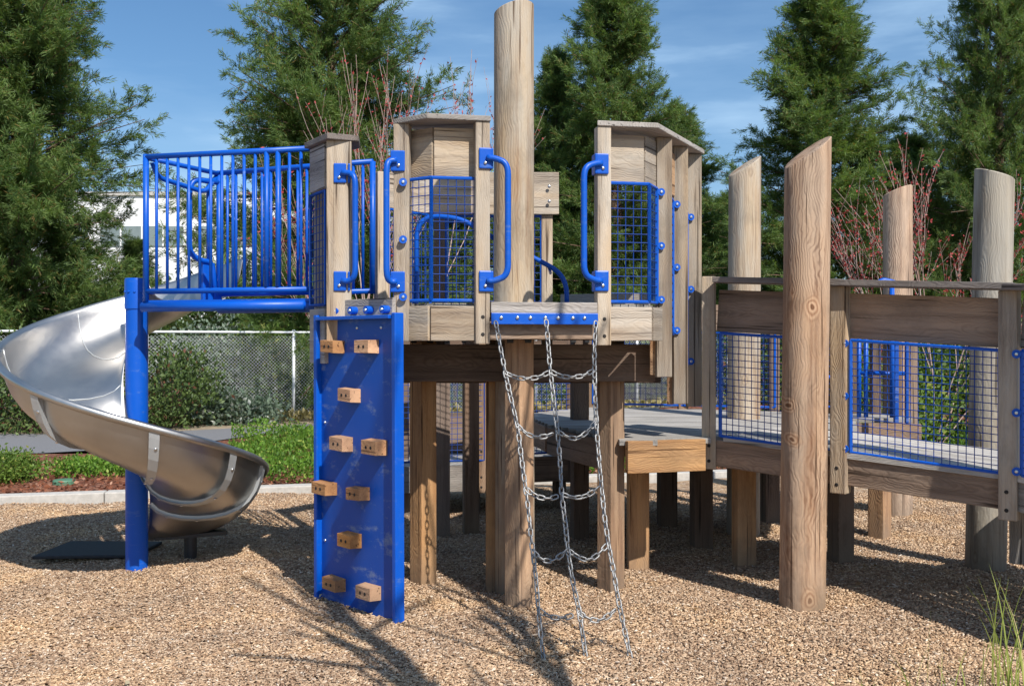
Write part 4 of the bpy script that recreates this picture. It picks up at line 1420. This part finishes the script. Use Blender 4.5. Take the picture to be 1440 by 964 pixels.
# interior seams
q = MB()
for th in (140, 196):
    q.tube([sp(th, r - 0.004, dz + 0.006) for r, dz in PROF[5:18]], 0.0045, 6)
q.build("seam", M["flange"], slide, smooth=True)
# exit support foot
q = MB()
fp = S0 + V3((0.3, 0.35, 0))
q.tube([fp + UP * -0.05, fp + UP * 0.2], 0.05, 14)
q.box(fp + V3((0.0, 0.0, 0.2)), (0.25, 0.12, 0), (-0.03, 0.06, 0), (0, 0, 0.015))
q.build("support_foot", M["black"], slide)
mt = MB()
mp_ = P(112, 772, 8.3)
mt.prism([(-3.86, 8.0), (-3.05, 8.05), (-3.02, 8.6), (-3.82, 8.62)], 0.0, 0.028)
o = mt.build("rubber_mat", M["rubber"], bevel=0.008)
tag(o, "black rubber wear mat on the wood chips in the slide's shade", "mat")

# ------------------------------------------------------------------ chain-link fence
f0, fdir = V3((-9.8, 19.1, 0)), V3((0.881, 0.473, 0)).normalized()
fence = thing("chain_link_fence", "galvanised chain link fence with pale posts along the far side of the path", "fence", f0)
FL0, FL1, FH = -6.0, 30.0, 1.95
q = MB()
q.tube([f0 + fdir * FL0 + UP * FH, f0 + fdir * FL1 + UP * FH], 0.025, 8)
q.build("top_rail", M["fence"], fence, smooth=True)
t = FL0 + 0.2
k0 = 5.70
pos = [k0 + 3.05 * k for k in range(-4, 8)]
for t in pos:
    p = f0 + fdir * t
    q = MB()
    q.tube([p + UP * -0.1, p + UP * (FH + 0.03)], 0.032, 10)
    q.dome(p + UP * (FH + 0.03), UP, 0.038, 0.03)
    q.build("post", M["fence"], fence, smooth=True)
ce = 0.075
nzg = int(FH / ce * 1.0)
cols = int((FL1 - FL0) / ce)
# diamond wires: zig-zags as thin three-sided rods
va, vq = [], []
zs = np.arange(0, FH, ce)
px_ = np.arange(cols) * ce + FL0
nzs = len(zs)
sgn = np.where(np.arange(nzs) % 2 == 0, 0.5, -0.5) * ce * 1.02
perp = np.array([-fdir.y, fdir.x, 0.0])
fd = np.array([fdir.x, fdir.y, 0.0])
f0n = np.array(f0)
rw = 0.0038
allv, allq, basei = [], [], 0
for par in (0, 1):
    along = px_[:, None] + (sgn if par == 0 else -sgn)[None, :]
    pts_ = f0n + along[..., None] * fd + np.stack([np.zeros_like(along), np.zeros_like(along), np.repeat(zs[None], len(px_), 0)], -1)
    ring = []
    for kx, kp in ((rw, 0.0), (-rw * 0.6, rw), (-rw * 0.6, -rw)):
        ring.append(pts_ + fd * kx + perp * kp)
    vv = np.stack(ring, 2)                       # cols, nz, 3, 3
    allv.append(vv.reshape(-1, 3))
    ii = np.arange(len(px_) * nzs * 3).reshape(len(px_), nzs, 3) + basei
    for k in range(3):
        l = (k + 1) % 3
        allq.append(np.stack([ii[:, :-1, k], ii[:, :-1, l], ii[:, 1:, l], ii[:, 1:, k]], -1).reshape(-1, 4))
    basei += len(px_) * nzs * 3
np_mesh("wire_mesh", np.concatenate(allv), np.concatenate(allq), M["fence"], fence)

# ------------------------------------------------------------------ plants
def redwood_data(h, rmax, seed, nb=330, per=18, nleaf=58, leaf=0.15):
    r = np.random.default_rng(seed)
    cs, ds, ls = [], [], []
    limbs = []
    for b in range(nb):
        t = r.random() ** 1.12
        z = 0.4 + t * (h - 0.5)
        az = r.uniform(0, 2 * math.pi)
        bulge = 0.92 + 0.36 * math.sin(3 * az + seed + 2.2 * z * 0.6) + 0.25 * math.sin(1.3 * z + 5 * az)
        L = rmax * (1 - t) ** 0.72 * np.clip(bulge, 0.45, 1.22) * r.uniform(0.6, 1.12) + 0.25
        el = -0.15 + 0.75 * t + r.normal(0, 0.16)
        d0 = np.array([math.cos(az) * math.cos(el), math.sin(az) * math.cos(el), math.sin(el)])
        limbs.append((np.array([0, 0, z]), np.array([0, 0, z]) + d0 * L))
        npn = max(5, int(per * L / rmax * 1.2) + 3)
        for k in range(npn):
            s = 0.25 + 0.75 * (k + r.random()) / npn
            pb = np.array([0, 0, z]) + d0 * L * s + np.array([0, 0, 0.22 * L * s * s * (1 - t)])
            td = d0 * 0.7 + r.normal(0, 0.55, 3) + np.array([0, 0, 0.1])
            td /= np.linalg.norm(td)
            tl = r.uniform(0.3, 0.62) * (1.1 - 0.4 * s)
            u = r.random(nleaf)
            c = pb + td * tl * u[:, None] + r.normal(0, 0.035, (nleaf, 3))
            dd = td * 0.9 + r.normal(0, 0.42, (nleaf, 3)) + np.array([0, 0, -0.05])
            cs.append(c)
            ds.append(dd)
            ls.append(r.uniform(0.6, 1.25, nleaf) * leaf)
    c, d, l = np.concatenate(cs), np.concatenate(ds), np.concatenate(ls)
    v, q = leaf_quads(c, d, l, l * 0.12, r)
    return v, q, limbs


def make_redwood(name, h, rmax, seed, loc, label, nb=330, leaf=0.15):
    t = thing(name, label, "tree", loc, "conifers beyond the fence")
    v, q, limbs = redwood_data(h, rmax, seed, nb=nb, leaf=leaf)
    np_mesh("crown", v + np.array(loc), q, M["redwood"], t)
    m = MB()
    base = V3(loc)
    m.tube([base + UP * -0.1, base + UP * (h * 0.5), base + UP * (h * 0.98)], [0.03 * h * 0.8, 0.012 * h, 0.012], 10)
    for a, b in limbs[::2]:
        m.tube([base + V3(a), base + V3(b)], [0.028, 0.008], 4, caps=False)
    m.build("trunk", M["trunk"], t, smooth=True)
    return t


def copy_thing(t, loc, rz, sc, label):
    c = t.copy()
    COL.objects.link(c)
    c.location = loc
    c.rotation_euler = (0, 0, rz)
    c.scale = sc
    c["label"] = label
    for ch in t.children:
        k = ch.copy()
        COL.objects.link(k)
        k.parent = c
    return c


def base_at(px, d):
    return ((px - CX) * d / F, d, 0.0)


rt1 = make_redwood("conifer_tree", 13.5, 3.6, 5, base_at(25, 24.5), "dense dark conifer filling the left edge behind the steel slide", 760)
rt2 = make_redwood("conifer_tree", 13.6, 4.7, 23, base_at(466, 26.5), "broad bushy conifer behind the blue railing and red-budded branches", 800)
rt3 = make_redwood("conifer_tree", 14.2, 3.3, 41, base_at(866, 31), "slender conifer rising behind the right bay of the tower", 640)
copy_thing(rt3, base_at(1158, 30.5), 2.1, (1.15, 1.15, 0.92), "spired conifer standing between the slant-cut poles on the right")
copy_thing(rt2, base_at(1405, 29), 1.2, (0.78, 0.78, 1.02), "tall conifer at the right edge behind the grey round-topped pole")
copy_thing(rt1, base_at(782, 33), 2.6, (0.75, 0.75, 0.83), "shorter conifer just right of the tallest pole")
copy_thing(rt3, base_at(958, 36), 0.7, (0.9, 0.9, 0.71), "conifer tip showing over the roof cap of the tower's right bay")
copy_thing(rt1, base_at(1022, 40), 4.1, (0.7, 0.7, 0.56), "small distant conifer in the gap between tower and slant-cut pole")
copy_thing(rt2, base_at(1280, 33), 3.3, (0.85, 0.85, 0.62), "low rounded conifer behind the short brown pole")
copy_thing(rt3, base_at(640, 34), 3.9, (1.1, 1.1, 0.5), "low conifer half hidden behind the tallest pole's left side")
copy_thing(rt1, base_at(-110, 27), 5.0, (1, 1, 1.05), "conifer beyond the left edge of the slide, farthest left")
copy_thing(rt2, base_at(190, 27.5), 0.4, (0.4, 0.4, 0.33), "low young conifer in front of the white building")


def shrub(name, loc, rx, ry, h, n, leaf, mat, label, group=None, stems=True, seed=1, up=0.3):
    r = np.random.default_rng(seed)
    t = thing(name, label, "shrub", loc, group)
    # clumps spread through the volume
    nc = max(6, n // 90)
    cdir = r.normal(size=(nc, 3))
    cdir /= np.linalg.norm(cdir, axis=1, keepdims=True)
    rad = r.uniform(0.45, 1.0, nc) ** 0.6
    cc = np.stack([cdir[:, 0] * rx * rad, cdir[:, 1] * ry * rad, h * 0.5 + cdir[:, 2] * h * 0.5 * rad], -1)
    k = r.integers(0, nc, n)
    sp_ = 0.16 * (rx + h * 0.5)
    c = cc[k] + r.normal(0, sp_, (n, 3)) * np.array([1, 1, 0.8])
    c[:, 2] = np.abs(c[:, 2]) + 0.02
    d = cdir[k] * 0.6 + r.normal(0, 0.6, (n, 3)) + np.array([0, 0, up])
    l = r.uniform(0.6, 1.3, n) * leaf
    v, q = leaf_quads(c, d, l, l * 0.5, r)
    np_mesh("foliage", v + np.array(loc), q, mat, t)
    if stems:
        m = MB()
        b = V3(loc)
        for i in range(min(nc, 9)):
            m.tube([b + UP * -0.03, b + V3((cc[i][0] * 0.5, cc[i][1] * 0.5, cc[i][2] * 0.6)), b + V3(cc[i])], [0.02, 0.014, 0.006], 5)
        m.build("stem", M["trunk"], t)
    return t


sh = "shrubs along the chain link fence"
shrub("shrub", base_at(45, 18.9), 1.0, 0.7, 1.75, 5200, 0.1, M["shrub_dark"], "dark glossy shrub before the fence under the slide's left rim", sh, seed=3)
shrub("shrub", base_at(238, 19.9), 0.75, 0.6, 1.5, 4200, 0.1, M["shrub_dark"], "dark shrub with reddish leaves just right of the slide's blue post", sh, seed=4)
shrub("shrub", base_at(300, 22.4), 1.15, 0.6, 1.9, 9500, 0.11, M["shrub_silver"], "silvery pale shrub growing behind the fence wire", sh, seed=5)
shrub("shrub", base_at(352, 22.6), 0.9, 0.5, 1.6, 9000, 0.12, M["shrub_green"], "bright green shrub behind the fence, left of the pale fence post", sh, seed=6)
shrub("shrub", base_at(382, 23.0), 0.8, 0.5, 1.9, 7000, 0.13, M["shrub_green"], "taller yellow-green shrub behind the fence nearest the pale fence post", sh, seed=7)
shrub("shrub", base_at(322, 20.9), 0.9, 0.35, 0.5, 3600, 0.12, M["shrub_silver"], "low grey-green clump at the foot of the fence", sh, seed=8)
shrub("shrub", base_at(640, 24.6), 1.5, 0.8, 2.1, 4200, 0.13, M["shrub_green"], "leafy shrub behind the tower seen between its legs", sh, seed=9)
shrub("shrub", base_at(760, 25.6), 1.5, 0.8, 1.7, 3000, 0.13, M["shrub_dark"], "dark shrub behind the chain net", sh, seed=10)
shrub("shrub", base_at(1010, 27.5), 2.0, 0.9, 2.4, 4200, 0.14, M["shrub_dark"], "dark shrub behind the landing, left of the slant-cut pole", sh, seed=11)
shrub("shrub", base_at(1140, 17.5), 1.1, 0.8, 1.6, 3800, 0.1, M["shrub_dark"], "dark shrub behind the big reddish log", sh, seed=12)
shrub("shrub", base_at(1215, 15.2), 1.0, 0.7, 1.35, 4200, 0.09, M["shrub_green"], "bright yellow-green shrub seen through the ramp's mesh", sh, seed=13)
shrub("shrub", base_at(1305, 16.2), 1.2, 0.7, 1.5, 4200, 0.1, M["shrub_green"], "bright shrub behind the ramp's dark uprights", sh, seed=14)
shrub("shrub", base_at(1440, 16.0), 1.3, 0.8, 2.0, 4600, 0.1, M["shrub_dark"], "dark green shrub at the right edge past the ramp's corner post", sh, seed=15)
shrub("shrub", base_at(4, 12.3), 0.34, 0.5, 0.3, 4200, 0.045, M["shrub_green"], "rounded pale green bush at the left edge on the kerb", sh, seed=16)
shrub("shrub", base_at(140, 29), 2.4, 1.2, 2.9, 11000, 0.16, M["shrub_dark"], "dark shrub behind the fence left of the blue post", sh, seed=17)
shrub("shrub", base_at(330, 30), 3.2, 1.2, 3.0, 15000, 0.17, M["shrub_dark"], "long dark hedge-like shrub under the broad conifer", sh, seed=18)
shrub("shrub", base_at(560, 31), 3.2, 1.2, 3.0, 15000, 0.17, M["shrub_dark"], "dark shrub mass beyond the climbing panel", sh, seed=19)
shrub("shrub", base_at(880, 33), 3.6, 1.3, 3.0, 15000, 0.18, M["shrub_dark"], "dark shrub mass beyond the tower's right bay", sh, seed=20)
shrub("shrub", base_at(1180, 33), 4.2, 1.3, 3.4, 15000, 0.19, M["shrub_dark"], "dark shrub mass beyond the big log", sh, seed=21)
shrub("shrub", base_at(1400, 31), 3.6, 1.3, 3.4, 15000, 0.18, M["shrub_dark"], "dark shrub mass under the right-hand conifer", sh, seed=22)

# ground cover in the bed
def cover(n, fx, leaf, mat, name, label, cat, hmax):
    c = fx(n)
    d = rng.normal(0, 0.6, (len(c), 3)) + np.array([0, 0, 0.7])
    l = rng.uniform(0.6, 1.3, len(c)) * leaf
    v, q = leaf_quads(c, d, l, l * 0.55)
    o = np_mesh(name, v, q, mat)
    return tag(o, label, cat, None, "stuff")


def bed_pts(n):
    x = rng.uniform(-4.9, 8.5, n)
    yk = kerb_y(x) + 0.3
    yp = np.maximum(np.minimum(np.array([path_n(a) for a in x]) - 0.1, yk + 7), yk + 0.2)
    y = yk + (yp - yk) * rng.random(n)
    w = np.sin(1.9 * x + 0.5) * np.sin(1.6 * y + 1.2) + 0.6 * np.sin(3.7 * x - 2.1 * y)
    bare = (x < -3.45 - 0.27 * (y - 12)) 
    keep = ((w > -0.75) | (x > -3)) & ~bare
    x, y, w = x[keep], y[keep], w[keep]
    hh = 0.17 + 0.1 * np.clip(w, -0.5, 1.2) + 0.06 * np.sin(7 * x + 5 * y)
    return np.stack([x, y, 0.03 + hh * rng.random(len(x)) ** 0.6], -1)


cover(90000, bed_pts, 0.055, M["cover"], "ground_cover", "bright green ground cover plants behind the concrete kerb", "ground cover", 0.3)


def bed_pts2(n):
    cx = rng.choice([-4.6, -5.05, -5.4, -5.75, -4.25], n)
    x = cx + rng.normal(0, 0.16, n)
    y = 13.1 + 0.15 * (cx + 5) + rng.normal(0, 0.28, n)
    return np.stack([x, y, 0.02 + 0.2 * rng.random(n)], -1)


cover(5200, bed_pts2, 0.05, M["cover"], "creeping_plants", "low creeping green plants on the red bark left of the blue post", "ground cover", 0.2)


def dry_pts(n):
    t_ = rng.uniform(-2, 26, n)
    off = rng.normal(-0.25, 0.3, n)
    return np.stack([-9.8 + 0.881 * t_ + 0.47 * off, 19.1 + 0.473 * t_ + 0.88 * off * 1.0, 0.02 + 0.16 * rng.random(n)], -1)


cover(5200, dry_pts, 0.13, M["drygrass"], "dry_grass", "dry straw-coloured grass along the foot of the fence", "dry grass", 0.2)

# foreground grass tufts (bottom right)
n = 0
tv, tq = [], []
def blade(bx, by, h, lean, w):
    global n
    k = 6
    s = np.array([math.cos(lean[2]), math.sin(lean[2]), 0]) * w
    for i in range(k + 1):
        t = i / k
        p = np.array([bx + lean[0] * t * t, by + lean[1] * t * t, gz(bx, by) - 0.01 + h * t * (1 - 0.12 * t)])
        ww = s * (1 - t) ** 0.7 * (0.6 + 0.4 * min(1, t * 4))
        tv.extend([p - ww, p + ww])
    for i in range(k):
        a = n + 2 * i
        tq.append((a, a + 1, a + 3, a + 2))
    n += 2 * (k + 1)


rr = random.Random(5)
for (cx_, cy_, cnt, hh, spr) in ((2.33, 4.75, 17, 0.66, 0.14), (2.52, 4.9, 15, 0.72, 0.12), (2.05, 4.78, 8, 0.36, 0.09), (1.83, 4.85, 7, 0.32, 0.08), (2.2, 4.6, 8, 0.5, 0.2), (1.62, 4.8, 4, 0.24, 0.06)):
    for i in range(cnt):
        blade(cx_ + rr.gauss(0, spr), cy_ + rr.gauss(0, 0.1), hh * rr.uniform(0.45, 1.1), (rr.gauss(-0.03, 0.1), rr.gauss(0, 0.08), rr.uniform(0, 3.1)), rr.uniform(0.0025, 0.006))
o = np_mesh("grass", np.array(tv), np.array(tq), M["grass"])
tag(o, "thin green grass blades sprouting at the lower right in front", "grass", None, "stuff")


# bare branching trees
def bare_tree(name, loc, stems, depth, label, spread, seg_len, r0, bark, twig_mat=None, seed=1, bud=0.03, group=None, buds=6):
    r = random.Random(seed)
    t = thing(name, label, "tree", loc, group)
    m = MB()
    tips = []

    def grow(p, d, L, rad, lev):
        pts = [p]
        q = p
        for i in range(3):
            d = (d + V3((r.gauss(0, 0.09), r.gauss(0, 0.09), r.gauss(0.05, 0.06)))).normalized()
            q = q + d * (L / 3)
            pts.append(q)
        m.tube(pts, [rad, rad * 0.9, rad * 0.78, rad * 0.62], 6 if rad > 0.02 else 4, caps=False)
        if lev <= 1:
            tips.append(pts)
        if lev == 0:
            return
        for i in range(r.choice((2, 3, 3)) if lev > 1 else 3):
            k = r.uniform(0.45, 1.0)
            bp = pts[1].lerp(pts[3], k)
            nd_ = (d + V3((r.gauss(0, spread), r.gauss(0, spread), r.gauss(0.12, spread * 0.5)))).normalized()
            grow(bp, nd_, L * r.uniform(0.55, 0.85), rad * 0.55, lev - 1)
        grow(pts[-1], d, L * 0.75, rad * 0.68, lev - 1)

    for dx, dy, dz, L, rad in stems:
        grow(V3(loc) + UP * -0.05, V3((dx, dy, dz)).normalized(), L, rad, depth)
    m.build("trunk", bark, t, smooth=True)
    if twig_mat is not None:
        cs = []
        for pts in tips:
            for i in range(buds):
                a = r.randrange(3)
                q = pts[a].lerp(pts[a + 1], r.random())
                cs.append(q + V3((r.gauss(0, 0.02), r.gauss(0, 0.02), r.gauss(0, 0.02))))
        c = np.array([tuple(x) for x in cs])
        rg = np.random.default_rng(seed)
        v, q = leaf_quads(c, rg.normal(0, 0.5, (len(c), 3)) + np.array([0, 0, 0.5]), rg.uniform(0.7, 1.4, len(c)) * bud * 1.6, bud, rg)
        np_mesh("buds", v, q, twig_mat, t)
    return t


lo = base_at(548, 17.5)
bare_tree("budding_tree", lo, [(-0.30, 0, 1, 2.4, 0.023), (-0.10, 0.1, 1, 2.6, 0.025), (0.16, -0.1, 1, 2.6, 0.023), (0.36, 0.0, 1, 2.75, 0.023), (-0.52, 0.1, 1, 2.1, 0.019)], 3, "red-budded bare tree with pale stems rising behind the tower's left bays", 0.26, 0, 0, M["maple_bark"], M["maple_twig"], 4, 0.034, "small trees in red bud", 6)
lo = base_at(1312, 15.5)
bare_tree("budding_tree", lo, [(-0.45, 0, 1, 1.5, 0.017), (-0.2, 0.1, 1, 1.8, 0.019), (0.02, -0.1, 1, 1.85, 0.019), (0.2, 0.0, 1, 1.7, 0.017), (0.5, 0.1, 1, 1.25, 0.018), (-0.85, 0, 1, 1.2, 0.015), (0.9, 0.1, 1, 1.15, 0.015)], 3, "red-twigged bare tree fanning out behind the ramp between two poles", 0.3, 0, 0, M["maple_bark"], M["maple_twig"], 9, 0.03, "small trees in red bud", 9)
bare_tree("budding_tree", base_at(990, 34), [(0.1, 0, 1, 1.9, 0.05), (-0.15, 0, 1, 1.9, 0.05)], 3, "faint leafless tree in the gap right of the tower", 0.3, 0, 0, M["maple_bark"], None, 12, 0.03, "small trees in red bud")
# street tree beside the photographer, whose shadow crosses the chips
bare_tree("bare_tree", (1.42, 0.75, 0), [(-0.01, 0.0, 1, 2.6, 0.115)], 3, "leafless tree beside the camera casting branch shadows over the wood chips", 0.42, 0, 0, M["trunk"], None, 21)

# ------------------------------------------------------------------ building, car, lid
bd = thing("white_building", "long white building with a grey window band far behind the conifers", "building", (-22, 66, 0))
x0, x1, y0, y1 = -60, -9, 66, 96
hB = 1.75 + 205 * 66 / F
MB().box(((x0 + x1) / 2, (y0 + y1) / 2, hB / 2), ((x1 - x0) / 2, 0, 0), (0, (y1 - y0) / 2, 0), (0, 0, hB / 2)).build("wall", M["white_wall"], bd)
MB().box(((x0 + x1) / 2, (y0 + y1) / 2, hB + 0.12), ((x1 - x0) / 2 + 0.15, 0, 0), (0, (y1 - y0) / 2 + 0.15, 0), (0, 0, 0.12)).build("roof", M["concrete"], bd)
zb0, zb1 = 1.75 + 134 * 66 / F, 1.75 + 162 * 66 / F
for k in range(8):
    xa = x0 + 1.2 + k * 6.3
    w = MB().box((xa + 2.8, y0 - 0.02, (zb0 + zb1) / 2), (2.8, 0, 0), (0, 0.06, 0), (0, 0, (zb1 - zb0) / 2)).build("window", M["glassband"], bd)
    for t_ in (0, 1.4, 2.8, 4.2, 5.6):
        MB().box((xa + t_, y0 - 0.1, (zb0 + zb1) / 2), (0.05, 0, 0), (0, 0.02, 0), (0, 0, (zb1 - zb0) / 2)).build("mullion", M["white_wall"], w)

cl = base_at(470, 26.5)
car = thing("parked_car", "grey-blue car parked behind the fence, right of the pale fence post", "car", cl)
prof = [(-2.2, 0.35), (-2.25, 0.75), (-2.05, 0.95), (-1.35, 1.0), (-0.75, 1.42), (0.65, 1.45), (1.45, 1.02), (2.1, 0.92), (2.25, 0.6), (2.2, 0.35)]
m = MB()
n_ = len(prof)
vv_ = [(cl[0] + a, cl[1] - 0.85, b) for a, b in prof] + [(cl[0] + a, cl[1] + 0.85, b) for a, b in prof]
m.add(vv_, [tuple(range(n_)), tuple(reversed(range(n_, 2 * n_)))] + [(i, n_ + i, n_ + (i + 1) % n_, (i + 1) % n_) for i in range(n_)])
m.build("body", M["car"], car, bevel=0.06)
for a, b in ((-1.1, -0.15), (-0.05, 0.95)):
    zt = 1.36
    MB().prism([(cl[0] + a, cl[1] - 0.87), (cl[0] + b, cl[1] - 0.87), (cl[0] + b - 0.02, cl[1] - 0.80), (cl[0] + a + 0.02, cl[1] - 0.80)], 1.03, zt).build("window", M["carglass"], car)
for a in (-1.4, 1.4):
    for sy in (-0.78, 0.78):
        w = MB().tube([(cl[0] + a, cl[1] + sy - 0.1, 0.32), (cl[0] + a, cl[1] + sy + 0.1, 0.32)], 0.32, 20).build("wheel", M["rubber"], car)
        MB().tube([(cl[0] + a, cl[1] + sy - 0.11, 0.32), (cl[0] + a, cl[1] + sy + 0.11, 0.32)], 0.18, 16).build("rim", M["flange"], w)

ll = P(90, 683, 12.1)
m = MB()
m.tube([(ll.x, ll.y, 0.0), (ll.x, ll.y, 0.06), (ll.x, ll.y, 0.075)], [0.13, 0.13, 0.12], 24)
o = m.build("valve_box_lid", M["lid"])
tag(o, "round green plastic valve lid set in the red bark", "valve lid")

# ------------------------------------------------------------------ camera, light, sky
cam = bpy.data.cameras.new("camera")
cam.sensor_width = 36.0
cam.lens = F / 1440.0 * 36.0
cam.shift_y = -2.0 / 1440.0
cam.clip_end = 3000
co = bpy.data.objects.new("camera", cam)
COL.objects.link(co)
co.location = (0, 0, EYE)
co.rotation_euler = (math.radians(90), 0, 0)
scene.camera = co

EL, AZ = math.radians(46), math.radians(29)       # sun stands to the right and behind the camera
sd = V3((math.sin(AZ) * math.cos(EL), -math.cos(AZ) * math.cos(EL), math.sin(EL)))
sun = bpy.data.lights.new("sun", "SUN")
sun.energy = 5.0
sun.angle = math.radians(0.5)
sun.color = (1.0, 0.95, 0.87)
so = bpy.data.objects.new("sun", sun)
COL.objects.link(so)
so.rotation_euler = sd.to_track_quat("Z", "Y").to_euler()

w = bpy.data.worlds.new("World")
scene.world = w
w.use_nodes = True
nt = w.node_tree
bg = nt.nodes["Background"]
sky = nt.nodes.new("ShaderNodeTexSky")
sky.sky_type = "NISHITA"
sky.sun_disc = False
sky.sun_elevation = EL
sky.sun_rotation = math.atan2(sd.x, sd.y)
sky.air_density = 1.0
sky.dust_density = 0.6
sky.ozone_density = 3.0
# thin high cirrus
tc = nt.nodes.new("ShaderNodeTexCoord")
mp = nt.nodes.new("ShaderNodeMapping")
mp.inputs["Scale"].default_value = (1.3, 1.3, 7.0)
mp.inputs["Rotation"].default_value = (0.0, 0.1, 0.0)
nt.links.new(tc.outputs["Generated"], mp.inputs[0])
nz = N(nt, "ShaderNodeTexNoise", Scale=2.3, Detail=6.0, Roughness=0.55)
nt.links.new(mp.outputs[0], nz.inputs[0])
cf = ramp(nt, nz.outputs["Fac"], [(0.36, (0.06, 0.06, 0.06)), (0.52, (0.2, 0.2, 0.2)), (0.72, (0.75, 0.75, 0.75))])
hs = nt.nodes.new("ShaderNodeHueSaturation")
hs.inputs["Saturation"].default_value = 1.22
nt.links.new(sky.outputs[0], hs.inputs["Color"])
cc_ = mixc(nt, cf, hs.outputs[0], (4.4, 6.4, 8.6))
nt.links.new(cc_, bg.inputs[0])
bg.inputs[1].default_value = 0.1

scene.view_settings.view_transform = "Standard"
scene.view_settings.look = "None"
scene.view_settings.exposure = 0.3
scene.view_settings.gamma = 1.0
scene.render.engine = "CYCLES"
scene.cycles.max_bounces = 8
scene.cycles.transparent_max_bounces = 8
scene.cycles.use_denoising = True
